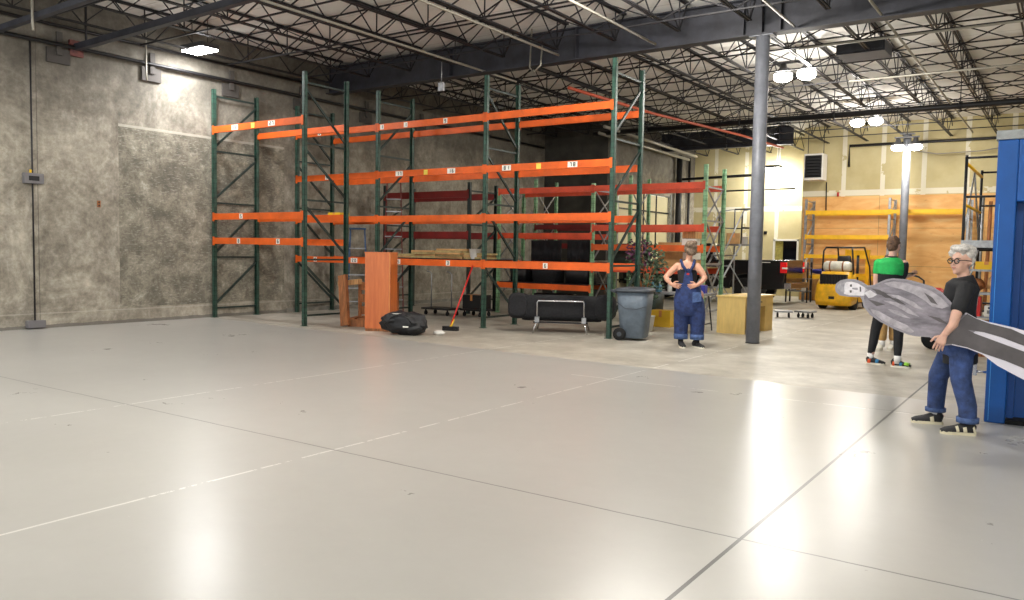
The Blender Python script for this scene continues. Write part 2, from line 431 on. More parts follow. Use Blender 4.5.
# baseboard-like curb behind left racks
b = MB(); b.mm(-14.89, -14.84, 12.4, 23.4, 0, .09); struct(b.build('baseboard_left', mat('curb_grey', (132, 128, 118), .8, 0, .15, 6)))

# ================================================================== roof steel
def girder(x0, x1, y, label, stiff):
    g = empty('steel_girder', ((x0+x1)/2, y, 5.17)); tag(g, label, 'beam')
    L = (x1-x0)/2
    b = MB(); b.mm(-L, L, -.008, .008, .02, .6); b.build('web_plate', M['girder_paint'], g)
    b = MB(); b.mm(-L, L, -.12, .12, 0, .022); b.build('lower_flange', M['girder_paint'], g)
    b = MB(); b.mm(-L, L, -.12, .12, .598, .62); b.build('upper_flange', M['girder_paint'], g)
    for x in stiff:
        b = MB(); b.mm(x-(x0+x1)/2-.009, x-(x0+x1)/2+.009, -.115, .115, .022, .598); b.build('stiffener', M['girder_paint'], g)
    b = MB()
    for k in range(60):
        xx = -L+(k+.5)*2*L/60
    return g
girder(-14.88, 8.8, 13.7, 'deep dark grey steel girder spanning the hall above the nearer round column', (-11.1, -8.0, -4.75, -4.44, -4.13))
girder(-12.45, -7.75, 27.4, 'short dark girder under the roof at the far end, before the cream drywall', (-10, -8.2))

def joist_proto(name, L, np_):
    r = empty(name)
    b = MB(); b.mm(-.044, -.01, 0, L, .555, .588).mm(.01, .044, 0, L, .555, .588); b.build('top_chord', M['joist_metal'], r)
    b = MB(); b.mm(-.04, -.012, .35, L-.35, .02, .045).mm(.012, .04, .35, L-.35, .02, .045); b.build('bottom_chord', M['joist_metal'], r)
    b = MB(); p = (L-.7)/np_
    for k in range(np_):
        a = .35+k*p
        b.bar((0, a, .035), (0, a+p/2, .56), .017); b.bar((0, a+p/2, .56), (0, a+p, .035), .017)
    for k in range(0, np_+1, 2): b.bar((0, .35+k*p, .03), (0, .35+k*p, .56), .018)
    b.bar((0, .02, .57), (0, .35, .035), .022); b.bar((0, L-.02, .57), (0, L-.35, .035), .022)
    b.build('web_rods', M['joist_metal'], r)
    return r
xs = [-14.25+1.22*k for k in range(19)]
jn = joist_proto('roof_joist', 16.6, 14); jf = joist_proto('roof_joist', 13.6, 12); jl = joist_proto('roof_joist', 14.85, 13); 
used = {id(jn): 0, id(jf): 0, id(jl): 0}
def place(proto, loc, label, group):
    o = proto if not used[id(proto)] else copy_tree(proto); used[id(proto)] += 1
    o.location = loc; tag(o, label, 'roof joist', group); return o
for i, x in enumerate(xs):
    place(jn, (x, -3.1, 5.26), 'dark open-web roof joist on the near side of the deep grey girder', 'near-bay roof joists')
    if x < -12.6: place(jf, (x, 13.9-.1, 5.26), 'dark roof joist in the short dim bay behind the tall orange racks', 'roof joists before the dark partition').scale = (1, .7, 1)
    elif x < -7.8: place(jl, (x, 13.8, 5.26), 'dark open-web roof joist running from deep girder to the cream drywall with the small window', 'far-bay roof joists on the left').scale = (1, 1.135, 1)
    else: place(jl, (x, 13.75, 5.26), 'dark open-web roof joist running from deep girder to the plywood-clad wall', 'far-bay roof joists on the right')
# bridging lines across the joists
def bridging(y, x0, x1, label, group, cross=True):
    g = empty('joist_bridging', (x0, y, 5.26)); tag(g, label, 'bridging', group); L = x1-x0
    b = MB(); b.bar((0, 0, .012), (L, 0, .012), .026); b.build('lower_rod', M['joist_metal'], g)
    b = MB(); b.bar((0, 0, .535), (L, 0, .535), .026); b.build('upper_rod', M['joist_metal'], g)
    if cross:
        b = MB(); s = xs[0]-x0
        for x in xs:
            a = x-x0
            if a < -.01 or a+1.22 > L+.3: continue
            b.bar((a, 0, .03), (a+1.22, 0, .54), .02); b.bar((a, .02, .54), (a+1.22, .02, .03), .02)
        b.build('cross_braces', M['joist_metal'], g)
for k, y in enumerate((1.2, 3.1, 5.0, 6.9, 8.8, 10.7, 12.4)):
    bridging(y, -14.7, 8.6, 'dark cross-braced bridging row across the near roof joists', 'near-bay bridging rows')
for k, y in enumerate((15.2, 16.9, 18.6, 20.3, 22.0)):
    bridging(y, -14.7, 8.6, 'dark bridging row across the far roof joists before the long black pipe', 'far-bay bridging rows')
for k, y in enumerate((23.7, 25.4, 27.0)):
    bridging(y, -12.3, 8.6, 'dark bridging row across the far roof joists beyond the long black pipe', 'rear bridging rows', k < 2)
# pipes
def pipe(name, pts, r, m, label, cat='pipe', hang=None):
    g = empty(name, pts[0]); tag(g, label, cat); o = Vector(pts[0])
    b = MB(); b.tube([Vector(p)-o for p in pts], r, 10); b.build('pipe_run', M[m], g)
    for h in (hang or []):
        b = MB(); hv = Vector(h)-o; b.bar(hv, (hv.x, hv.y, 5.86-o.z), .02); b.lathe(hv, [(r*1.3, -.03), (r*1.3, .03)], 10, 'X' if abs(pts[0][1]-pts[-1][1]) < .5 else 'Y'); b.build('hanger', M[m], g)
    return g
pipe('sprinkler_main', [(-12.4, 22.3, 5.17), (8.7, 22.3, 5.17)], .075, 'black_pipe', 'thick black sprinkler main crossing the hall below the far joists', hang=[(x, 22.3, 5.17) for x in (-10.6, -7.8, -5.3, -2.4, .6, 3.5)])
pipe('square_duct_bar', [(-14.85, 8.25, 4.98), (3, 8.25, 4.98+.0)], .0001, 'black_pipe', 'x') if False else None
g = empty('strut_bar', (-14.86, 7.66, 5.0)); tag(g, 'thick dark square bar sloping overhead from the left wall near the strip lamp', 'bar')
b = MB(); b.bar((0, 0, 0), (9.6, 0, .2), .11, .11); b.build('square_bar', M['girder_paint'], g)
for xx in (.35, 5.2):
    b = MB(); b.bar((xx, 0, .05), (xx, 0, .86), .03); b.build('hanger_rod', M['joist_metal'], g)
b = MB(); b.mm(-.03, .03, -.12, .12, -.16, .12); b.build('wall_plate', mat('rust_plate', (92, 48, 42), .7, 0, .3, 12), g)
g = empty('strut_bar', (-14.86, 6.3, 5.0)); tag(g, 'dark bar overhead in the top left corner, nearest the camera', 'bar')
b = MB(); b.bar((0, 0, -.02), (8.6, 0, .12), .09); b.build('square_bar', M['girder_paint'], g)
pipe('wall_pipe', [(-14.8, -4, 4.98), (-14.8, 23.2, 4.98)], .035, 'black_pipe', 'lower dark pipe running along the top of the left concrete wall', hang=[])
pipe('wall_pipe', [(-14.78, -4, 5.3), (-14.78, 13.5, 5.3)], .03, 'black_pipe', 'upper dark pipe running along the top of the left concrete wall')
for k, y in enumerate((5.7, 7.35, 9.1, 10.9, 12.8, 14.9, 17.0)):
    b = MB(); b.mm(0, .05, -.2, .2, -.24, .02); b.mm(.05, .09, -.05, .05, -.1, .3)
    o = b.build('wall_bracket', mat('bracket_dark', (66, 62, 58), .8) if k == 0 else bpy.data.materials['bracket_dark']); o.location = (-14.89, y, 4.9)
    tag(o, 'dark square bracket plate under the lower pipe on the left concrete wall', 'bracket', 'wall brackets under the pipe')
pipe('red_pipe', [(-9.1, 15.2, 5.03), (-8.9, 19.1, 5.03), (-8.25, 23.6, 5.03), (-8.0, 27.1, 5.03)], .035, 'red_pipe', 'thin rust-red pipe running back under the roof above the woman in dungarees')
pipe('door_rail', [(-12.0, 21.9, 5.12), (-12.0, 28.9, 5.02)], .05, 'pale_conduit', 'outer pale overhead rail along the left, in front of the roll-up door', 'rail')
pipe('door_rail', [(-11.5, 21.3, 5.2), (-11.5, 28.4, 5.06)], .05, 'pale_conduit', 'inner pale overhead rail along the left, in front of the roll-up door', 'rail')
for (x, y0, y1, z, lab) in ((-10.2, 4.2, 14.8, 5.2, 'pale conduit run under a near joist, ending over the tall racks'), (-8.2, 5, 13.3, 5.22, 'pale conduit run under a near joist, left of the hall centre'),
        (-6.3, 6, 13.5, 5.22, 'pale conduit run under a near joist, left of the round column'), (-3.9, 7, 13.6, 5.22, 'pale conduit run ending at the deep girder right of the round column'), (-2.6, 7, 27.5, 5.22, 'pale conduit following a joist over the person in green')):
    pipe('roof_conduit', [(x, y0, z), (x, y1, z)], .022, 'pale_conduit', lab, 'conduit')
for (x0, x1, y, z, lab) in ((-4.2, 8.5, 15.0, 5.2, 'thin pale conduit crossing under the joists just behind the deep girder'), (-4.0, 8.5, 18.0, 5.14, 'thin pale conduit crossing under the joists over the far lamps')):
    pipe('roof_conduit', [(x0, y, z), (x1, y, z)], .02, 'pale_conduit', lab, 'conduit')
pipe('wall_pipe', [(-6.2, 28.35, 4.45), (-6.2, 28.35, 5.13), (8.6, 28.35, 5.13)], .045, 'black_pipe', 'black pipe along the top of the far right drywall, turning down beside the heater')
pipe('wall_pipe', [(-12.3, 28.9, 4.3), (-9.5, 28.9, 4.36)], .05, 'black_pipe', 'short black pipe before the far cream drywall, upper of two')
pipe('wall_pipe', [(-12.3, 29.4, 3.85), (-8.2, 29.4, 3.88)], .03, 'black_pipe', 'thin black pipe before the far cream drywall, lower of two')
pipe('wall_post', [(-12.3, 28.75, 0), (-12.3, 28.75, 5.2)], .11, 'black_pipe', 'thick dark vertical pipe beside the roll-up door', 'pipe')
pipe('wall_post', [(-12.38, 29.9, 0), (-12.38, 29.9, 5.2)], .05, 'black_pipe', 'thin dark vertical pipe in the far corner by the drywall', 'pipe')
b = MB(); b.mm(-.42, .42, -.35, .35, -.1, .1); b.mm(-.38, .38, -.37, -.35, -.06, .06); o = b.build('unit_heater_duct', M['girder_paint']); o.location = (-3.4, 16.4, 5.35); tag(o, 'flat dark grey box hung in the joists above the far lamps', 'duct')
# hanging cables and a junction box
pipe('hanging_cable', [(-8.95, 13.5, 5.86), (-8.97, 13.48, 5.1), (-8.85, 13.45, 5.0), (-8.7, 13.45, 5.12), (-8.7, 13.5, 5.5)], .016, 'pale_conduit', 'pale looped cable dangling in front of the deep girder', 'cable')
pipe('hanging_cable', [(-13.3, 6.2, 5.86), (-13.3, 6.2, 4.9), (-13.28, 6.2, 4.75)], .02, 'pale_conduit', 'pale cable end dangling near the top left corner', 'cable')
pipe('hanging_cable', [(-14.7, 8.9, 5.86), (-14.7, 8.9, 4.75), (-14.68, 8.9, 4.62)], .016, 'pale_conduit', 'pale cable end dangling against the wall left of the strip lamp', 'cable')
pipe('hanging_cable', [(-14.7, 5.2, 4.85), (-13.8, 5.4, 5.05), (-13.2, 5.6, 5.3)], .022, 'pale_conduit', 'yellowish cable sagging in the extreme top left corner', 'cable')
pipe('hanging_cable', [(-4.7, 28.2, 4.95), (-3.6, 28.2, 4.72), (-2.4, 28.2, 4.75), (-1.0, 28.2, 4.95)], .018, 'pale_conduit', 'thin pale cable sagging across the far drywall right of the far column', 'cable')
b = MB(); b.box((0, 0, 0), (.13, .06, .17)); b.cyl((0, 0, .085), (0, 0, .5), .01, 8); o = b.build('junction_box', M['galvanised']); o.location = (-10.9, 13.1, 4.86); tag(o, 'grey junction box hanging below the deep girder over the racks', 'junction box')

# columns
def column(x, y, h, label):
    g = empty('steel_column', (x, y, 0)); tag(g, label, 'column')
    b = MB(); b.cyl((0, 0, .012), (0, 0, h), .113, 32); b.build('shaft', M['column_paint'], g)
    b = MB(); b.mm(-.16, .16, -.16, .16, 0, .014) if False else b.cyl((0, 0, 0), (0, 0, .014), .12, 24); b.build('base_plate', M['dark_steel'], g)
    b = MB(); b.mm(-.2, .2, -.11, .11, h-.02, h); b.build('cap_plate', M['column_paint'], g)
column(-4.44, 13.7, 5.165, 'round grey steel column in the middle of the floor beside the pale desk')
column(-4.29, 27.15, 5.25, 'distant round grey column before the plywood wall, behind the person in green')

# lamps
def highbay(x, y, z, w, i):
    g = empty('high_bay_lamp', (x, y, z)); g['category'] = 'lamp'
    for s in (-.24, .24):
        b = MB(); b.lathe((s, 0, 0), [(.06, .22), (.08, .12), (.19, .03), (.2, 0)], 20); b.build('lamp_shade', M['lamp_housing'], g)
        b = MB(); b.lathe((s, 0, 0), [(.17, -.01), (.19, -.05), (.17, -.11), (.1, -.15), (.03, -.16)], 20); b.build('lens', M['lamp_glow'], g)
    b = MB(); b.bar((-.34, 0, .24), (.34, 0, .24), .05); b.cyl((0, 0, .24), (0, 0, 5.86-z), .012, 8); b.build('mounting_bar', M['lamp_housing'], g)
    for s in (-.24, .24): light('lamp_light', (x+s, y, z-.3), w/2*.8, .12)
    light('lamp_down', (x, y, z-.2), w*.12, .7, kind='AREA', sy=.3)
    if y < 12: light('deck_fill_light', (x, y, z+.26), w*.22, .9, kind='AREA', rot=(math.pi, 0, 0), sy=.5)  # added upward fill that brightens the roof deck
    return g
labs = ['double round lamp hanging just right of the nearer column, brightest in view', 'double round lamp hanging above the person in green, middle of three in line', 'smallest double round lamp at the head of the distant column',
        'double round lamp overhead beyond the top edge, nearest the deep girder', 'double round lamp overhead beside the camera', 'double round lamp over the blue booth side, far', 'double round lamp over the right side, near the camera']
for i, (x, y, z, w) in enumerate(LAMPS):
    g = highbay(x, y, z, w, i); g['label'] = labs[i]
def strip(x, y, z, w, lab, rz=0):
    g = empty('strip_lamp', (x, y, z), rz); tag(g, lab, 'lamp')
    b = MB(); b.mm(-.34, .34, -.2, .2, .0, .09); b.build('housing', M['lamp_housing'], g)
    b = MB(); b.mm(-.32, .32, -.18, .18, -.03, .0); b.build('diffuser', M['strip_glow'], g)
    b = MB(); b.cyl((-.25, 0, .09), (-.25, 0, 5.86-z), .008, 6); b.cyl((.25, 0, .09), (.25, 0, 5.86-z), .008, 6); b.build('hanger', M['joist_metal'], g)
    light('strip_light', (x, y, z-.16), w*(.22 if x < -14 else .62), .16, (.98, .98, 1))
    light('strip_down', (x, y, z-.06), w*(.9 if x < -14 else .15), .64, (.98, .98, 1), 'AREA', sy=.36)
sl = ['bright flat lamp glowing near the left concrete wall', 'flat lamp near the left wall beyond the top left corner', 'flat lamp overhead left of the camera']
for (x, y, z, w), l in zip(STRIPS, sl): strip(x, y, z, w, l)
strip(*FAR_STRIP, 'bright flat lamp against the far drywall, right of the nearer column')

# ================================================================== pallet racks
SEG = {'0': 'abcdef', '1': 'bc', '2': 'abged', '3': 'abgcd', '4': 'fgbc', '5': 'afgcd', '6': 'afgedc', '7': 'abc', '8': 'abcdefg', '9': 'abcdfg'}
def digit(b, ch, x, y, z, h):
    w = h*.5; t = h*.16
    S = {'a': (x, z+h/2, w, t), 'g': (x, z, w, t), 'd': (x, z-h/2, w, t), 'f': (x-w/2, z+h/4, t, h/2), 'b': (x+w/2, z+h/4, t, h/2), 'e': (x-w/2, z-h/4, t, h/2), 'c': (x+w/2, z-h/4, t, h/2)}
    for s in SEG[ch]:
        cx, cz, ww, hh = S[s]; b.box((cx, y, cz), (ww+t*.3, .002, hh+t*.3))
def sticker(x, y, z, txt, parent, m='sticker'):
    w = .1*max(1, len(txt)); b = MB(); b.box((x, y-.0015, z), (w, .003, .1)); s = b.build('number_sticker', M[m], parent)
    if txt:
        b = MB()
        for i, ch in enumerate(txt): digit(b, ch, x+(i-(len(txt)-1)/2)*.075, y-.004, z, .06)
        b.build('number', M['ink'], s)
def rack(name, origin, frames, levels, label, h=4.85, depth=1.07, post='post_green', beam='orange_paint', diag=None, stickers=None, bh=.13, beams=None, hz=None, xbrace=False, brace='dark_green_paint', group=None):
    ox, oy = origin; g = empty(name, (ox, oy, 0)); tag(g, label, 'rack')
    if group: g['group'] = group
    hz = hz or [.2, 1.27, 2.4, 3.47, 4.6]
    for i, fx in enumerate(frames):
        x = fx-ox; H = h[i] if isinstance(h, list) else h
        for y in (0, depth):
            b = MB()
            b.mm(x-.038, x+.038, y-.035 if y == 0 else y+.03, y-.03 if y == 0 else y+.035, 0, H)      # C-channel: web and two legs
            b.mm(x-.038, x-.033, y-.035, y+.035, 0, H).mm(x+.033, x+.038, y-.035, y+.035, 0, H).mm(x-.06, x+.06, y-.06, y+.05, 0, .008)
            b.build('post', M[post], g)
        zz = [q for q in hz if q < H]
        for q in zz:
            b = MB(); b.bar((x, .03, q), (x, depth-.03, q), .03, .035); b.build('horizontal_brace', M[brace], g)
        for a, c in zip(zz, zz[1:]):
            b = MB(); up = (diag[i] if diag else '/') == '/'
            if xbrace:
                b.bar((x-.01, .03, a), (x-.01, depth-.03, c), .03, .02); b.bar((x+.012, .03, c), (x+.012, depth-.03, a), .03, .02)
            else:
                b.bar((x, .03, a+.1 if up else c-.12), (x, depth-.03, c-.12 if up else a+.1), .032, .04)
            b.build('diagonal_brace', M[brace], g)
    k = 0
    for i, (f0, f1) in enumerate(zip(frames, frames[1:])):
        lv = levels[i] if isinstance(levels[0], (list, tuple)) else levels
        for q in lv:
            mm = (beams[k % len(beams)] if beams else beam); k += 1
            for y, s in ((-.035, -1), (depth+.035, 1)):
                b = MB(); a0, a1 = f0-ox+.04, f1-ox-.04
                b.mm(a0, a1, y+s*.005, y-s*.045, q-bh/2, q+bh/2-.035)       # body
                b.mm(a0, a1, y+s*.005, y-s*.02, q+bh/2-.035, q+bh/2)         # stepped lip
                b.mm(a0-.045, a0+.01, y+s*.012, y+s*.002, q-bh/2-.03, q+bh/2+.02).mm(a1-.01, a1+.045, y+s*.012, y+s*.002, q-bh/2-.03, q+bh/2+.02)
                o = b.build('beam', M[mm], g)
                if s < 0:
                    for (bi, lq, fr, t) in (stickers or []):
                        if bi == i and abs(lq-q) < .02: sticker(a0+(a1-a0)*fr, y-.006, q, t, o, 'yellow_sticker' if t == '' else 'sticker')
    return g
rack('pallet_rack', (-14.8, 10.45), [-14.80, -12.02], [1.61, 2.11, 3.9], 'tall single-bay pallet rack, green posts and three orange beam levels, beside the left wall', h=[4.74, 4.8], diag='/\\',
     stickers=[(0, 3.9, .26, '28'), (0, 3.9, .68, '27'), (0, 2.11, .33, '5'), (0, 1.61, .3, '8'), (0, 1.61, .75, '6'), (0, 3.9, .47, '')])
rack('pallet_rack', (-14.72, 12.6), [-14.74, -12.2, -9.36, -6.62], [1.24, 2.13, 3.06, 4.05], 'long three-bay pallet rack with dark green posts and four orange beam levels', h=[4.72, 4.82, 4.84, 4.84], diag='\\/\\/',
     stickers=[(0, 4.05, .3, '3'), (0, 1.24, .25, '8'), (0, 1.24, .75, '20'), (0, 3.06, .4, '5'), (1, 4.05, .04, '1'), (1, 4.05, .28, '1'), (1, 4.05, .66, '9'), (1, 3.06, .22, '17'), (1, 3.06, .48, ''), (1, 3.06, .72, '16'), (1, 1.24, .22, '5'), (1, 1.24, .7, '3'),
               (2, 3.06, .18, '81'), (2, 3.06, .45, ''), (2, 3.06, .72, '78'), (2, 1.24, .52, '6')])
rack('storage_rack', (-14.3, 15.2), [-14.45, -11.75], [1.86, 2.83], 'low dim rack with two red beams shaded dark behind the long orange rack', h=3.1, beam='shaded_red_paint', bh=.16, post='dark_green_paint', hz=[.3, 1.2, 2.1, 2.9])
rack('storage_rack', (-11.5, 16.1), [-11.53, -8.93, -6.3], [[.68, 1.87, 2.93], [1.14, 1.62, 2.05, 2.93]], 'pale green rack with orange-red beams and crossed braces, behind the sofa and trash bin', h=[3.0, 3.05, 3.35], post='post_pale', beam='red_orange_paint', xbrace=True, brace='galvanised', hz=[.3, 1.3, 2.2, 2.9],
     beams=['orange_paint', 'red_orange_paint', 'red_orange_paint', 'red_orange_paint'])
rack('storage_rack', (-12.1, 18.6), [-12.1, -9.25], [1.66, 2.16], 'rearmost low rack with red beams shaded dull, seen through the pale green rack', h=3.45, post='post_pale', beam='shaded_red_paint', xbrace=True, brace='galvanised', hz=[.3, 1.3, 2.2, 3.1])
# yellow-beamed shelving on the plywood wall
rack('storage_rack', (-7.26, 27.4), [-7.26, -4.74, -2.6], [[.83, 1.5, 2.13, 2.92], [2.92]], 'wide shelving of yellow beams and grey posts before the plywood wall', h=[3.35, 3.35, 3.3], post='galvanised', beam='yellow_paint', depth=.95, brace='galvanised', hz=[.3, 1.1, 1.9, 2.7, 3.3], bh=.12)
# ================================================================== generic clutter builders
def cbox(x, y, z, dx, dy, dz, rz, m, label, cat='box', name='cardboard_box', group=None):
    g = empty(name, (x, y, z), rz); tag(g, label, cat, group)
    b = MB(); b.mm(-dx/2, dx/2, -dy/2, dy/2, 0, dz); b.build('box_body', M[m], g, bevel=.004)
    b = MB(); b.mm(-dx/2-.002, dx/2+.002, -.025, .025, dz, dz+.003); b.mm(-.03, .03, -dy/2-.003, -dy/2, dz*.6, dz); b.build('tape', M['light_edge_wood'], g)
    return g
# boards on the rack deck (long rack, bay 2, lowest level)
for k, (x, w, hh) in enumerate(((-11.55, .5, .1), (-11.0, .62, .16), (-10.35, .7, .2), (-9.75, .45, .12))):
    g = empty('folded_carton', (x, 12.95, 1.306)); tag(g, ['small flattened carton at the left of the row on the long rack', 'flattened carton stack second from left on the long rack', 'thickest flattened carton stack on the lowest beams of the long rack', 'thin flattened carton at the right of the row on the long rack'][k], 'cardboard')
    for j in range(int(hh/.04)):
        b = MB(); b.box((rnd.uniform(-.03, .03), rnd.uniform(-.03, .03), .02+j*.04), (w, .5, .036), rnd.uniform(-.06, .06)); b.build('carton_sheet', M['dim_board' if (j+k) % 2 else 'cardboard'], g)
def deck_board(x0, x1, y0, y1, z, label, m='dim_board'):
    b = MB(); b.mm(x0, x1, y0, y1, z, z+.02)
    for k in range(3): b.mm(x0, x1, y0+(y1-y0)*k/2.4, y0+(y1-y0)*k/2.4+.05, z-.0, z+.001)
    o = b.build('shelf_board', M[m]); tag(o, label, 'board')
deck_board(-12.1, -9.45, 12.58, 13.68, 1.295-.012+.023, 'dark shelf board across the lowest beams of the middle rack bay', 'dark_steel')
for o in list(COL.objects):
    if o.name.startswith('folded_carton'): o.location.z = 1.328
g = empty('tub', (-9.72, 12.78, 1.328)); tag(g, 'white plastic tub on the shelf above the red broom', 'tub')
b = MB(); b.lathe((0, 0, 0), [(.08, 0), (.09, .01), (.12, .2), (.125, .2), (.112, .19), (.082, .015)], 16); b.build('tub_body', M['paper_white'], g)
# stepladders behind the first bay
def stepladder(x, y, h, w, m, rung, label, rz=0):
    g = empty('stepladder', (x, y, 0), rz); tag(g, label, 'ladder'); n_ = int(h/.3)
    for s in (-1, 1):
        b = MB(); b.bar((s*w/2, -.0-h*.18, 0), (s*w*.32, 0, h), .03, .07); b.build('front_rail', M[m], g)
        b = MB(); b.bar((s*w/2, h*.2, 0), (s*w*.32, .06, h*.97), .025, .04); b.build('rear_rail', M[m], g)
    for k in range(1, n_):
        z = k*.3; f = z/h; ww = w/2+(w*.32-w/2)*f
        b = MB(); b.box((0, -h*.18*(1-f), z), (2*ww, .08, .025)); b.build('step', M[rung], g)
    b = MB(); b.box((0, .03, h), (w*.75, .2, .04)); b.build('top_cap', M[m], g)
    b = MB(); b.bar((0-w*.4, -h*.1, h*.42), (-w*.4, h*.1, h*.42), .012); b.bar((w*.4, -h*.1, h*.42), (w*.4, h*.1, h*.42), .012); b.build('spreader', M[rung], g)
stepladder(-13.6, 14.6, 3.2, .5, 'fibreglass_red', 'galvanised', 'tall dull red stepladder with silver treads behind the left rack bay', R_(42))
stepladder(-13.5, 13.3, 1.95, .5, 'blue_ladder', 'galvanised', 'shorter blue stepladder with silver treads behind the left rack bay', R_(42))
cbox(-13.75, 12.95, 2.2, .38, .3, .1, 0, 'yellow_plastic', 'small yellow box lying on the second beam level above the blue stepladder', 'box', 'yellow_box')
# roll bars deck under yellow box
deck_board(-14.0, -13.4, 12.58, 13.68, 2.196-.02, 'short board across the rack beams under the small yellow box')

# cherry wood cabinet
g = empty('wood_cabinet', (-10.43, 10.92, 0), R_(27)); tag(g, 'tall narrow orange-brown wood cabinet standing in front of the racks', 'cabinet')
b = MB(); b.mm(-.26, .19, -.25, .25, .05, 1.42); b.build('carcass', M['cherry_wood'], g, bevel=.003)
b = MB(); b.mm(.192, .206, -.25, .25, .0, 1.425).mm(.206, .215, -.25, -.235, 0, 1.425); b.build('side_panel', M['cherry_wood'], g)
b = MB(); b.mm(.192, .206, -.254, -.25, 0, 1.425); b.build('edge_banding', M['light_edge_wood'], g)
b = MB(); b.mm(-.27, .21, -.255, .25, 1.42, 1.44); b.build('top_panel', M['cherry_wood'], g)
b = MB(); b.mm(-.25, .18, -.24, .24, 0, .05); b.build('plinth', M['rough_wood'], g)
# broken crate / planks beside it
def plank(p0, p1, w, t, label, m='rough_wood', up=(0, 1, 0), name='wood_plank'):
    b = MB(); o = Vector(p0); d = Vector(p1)-o; b.bar((0, 0, 0), d, w, t, up)
    b.bar(d*.15+Vector((0, -t/2-.004, 0)), d*.17+Vector((0, -t/2-.004, 0)), w*.9, .006, up)
    x = b.build(name, M[m]); x.location = o; tag(x, label, 'wood'); return x
plank((-11.40, 10.92, .02), (-11.56, 11.0, .98), .2, .07, 'thick brown timber slab leaning upright left of the wood cabinet', 'rough_wood')
plank((-10.98, 11.15, .38), (-11.02, 11.22, .93), .16, .05, 'short reddish board standing between the slab and the wood cabinet', 'cherry_wood')
plank((-11.85, 11.2, .8), (-11.35, 11.25, .86), .12, .1, 'pale timber block laid across the top of the leaning slab', 'pale_wood', (0, 0, 1))
g = empty('pallet', (-11.12, 11.4, 0), R_(24)); tag(g, 'dark wooden crate base with loose timber left of the wood cabinet', 'crate')
for k in range(4):
    b = MB(); b.mm(-.42+k*.2, -.28+k*.2, -.3, .3, .14, .17); b.build('deck_slat', M['rough_wood'], g)
for k in (-1, 0, 1):
    b = MB(); b.mm(-.42, .46, k*.25-.04, k*.25+.04, 0, .14); b.build('bearer', M['rough_wood'], g)
for k in range(3):
    b = MB(); b.mm(-.4, .42, .24-k*.02, .28-k*.02, .2+k*.24, .36+k*.24); b.build('side_slat', M['rough_wood'], g)
for xx in (-.4, .37):
    b = MB(); b.mm(xx, xx+.05, .2, .26, .17, .85); b.build('corner_post', M['rough_wood'], g)
# black duffel bag
g = empty('duffel_bag', (-9.62, 10.62, 0), R_(25)); tag(g, 'slumped black duffel bag on the floor against the wood cabinet', 'bag')
b = MB(); b.ell((0, 0, .2), (.40, .24, .2), 28, jit=.35, seed=4); b.ell((-.16, -.05, .27), (.22, .2, .12), 20, jit=.4, seed=9); b.ell((.15, 0, .13), (.26, .23, .13), 20, jit=.3, seed=2); b.build('bag_body', M['black_nylon'], g)
b = MB(); b.tube([(-.25, -.2, .2), (-.15, -.25, .33), (.0, -.24, .38), (.15, -.25, .3), (.22, -.2, .18)], .013); b.build('strap', M['black_plastic'], g)
b = MB(); b.box((-.1, -.13, .375), (.16, .02, .012), R_(12)); b.box((.1, -.245, .16), (.1, .01, .025)); b.build('white_mark', M['sticker'], g)
b = MB(); b.tube([(-.3, .05, .31), (-.1, .02, .4), (.15, .03, .34)], .006); b.build('zip', M['galvanised'], g)
b = MB(); b.ell((0, 0, .04), (.12, .06, .045), 14, jit=.3); o = b.build('crumpled_paper', M['paper_white']); o.location = (-9.12, 10.98, 0.0); tag(o, 'crumpled white paper on the floor right of the black duffel bag', 'paper')
# broom
g = empty('push_broom', (-9.48, 11.75, 0), R_(15)); tag(g, 'red-handled push broom leaning on the long rack', 'broom')
b = MB(); b.cyl((0, 0, .1), (.1, .78, 1.2), .016, 10); b.build('handle', M['red_paint'], g)
b = MB(); b.cyl((0, -.02, .06), (.012, .09, .2), .025, 10); b.build('socket', M['yellow_plastic'], g)
b = MB(); b.mm(-.15, .15, -.06, .04, .045, .08); b.build('head_block', M['black_plastic'], g)
b = MB()
for k in range(22): b.mm(-.148+k*.0136, -.139+k*.0136, -.065, .045, 0, .046)
b.build('bristles', M['black_plastic'], g)

# dollies behind rack
def cart(x, y, w, d, hh, label, m='black_plastic', handles=True, rz=0):
    g = empty('platform_cart', (x, y, 0), rz); tag(g, label, 'cart')
    b = MB(); b.mm(-w/2, w/2, -d/2, d/2, .13, .17); b.build('platform', M[m], g, bevel=.008)
    for sx in (-1, 1):
        for sy in (-1, 1):
            b = MB(); b.lathe((sx*(w/2-.08), sy*(d/2-.08), .05), [(.05, -.015), (.05, .015)], 14, 'X'); b.bar((sx*(w/2-.08), sy*(d/2-.08), .05), (sx*(w/2-.08), sy*(d/2-.08), .13), .025); b.build('caster', M['rubber'], g)
    if handles:
        for s in (-1, 1):
            b = MB(); b.tube([(s*(w/2-.1), 0, .17), (s*(w/2-.1), 0, hh), (s*(w/2-.1)-.06, 0, hh+.04), (s*(w/2-.1)-.14, 0, hh+.05)], .014); b.build('handle', M['galvanised'], g)
    return g
cart(-11.95, 14.45, .8, .5, .95, 'black platform cart with two upright chrome handles under the racks')
g = cart(-11.15, 14.75, .6, .5, 0, 'low black cart loaded with a black case, right of the handled cart', handles=False)
cbox(-11.15, 14.75, .17, .5, .42, .32, 0, 'black_plastic', 'black equipment case sitting on the low cart', 'case', 'equipment_case')
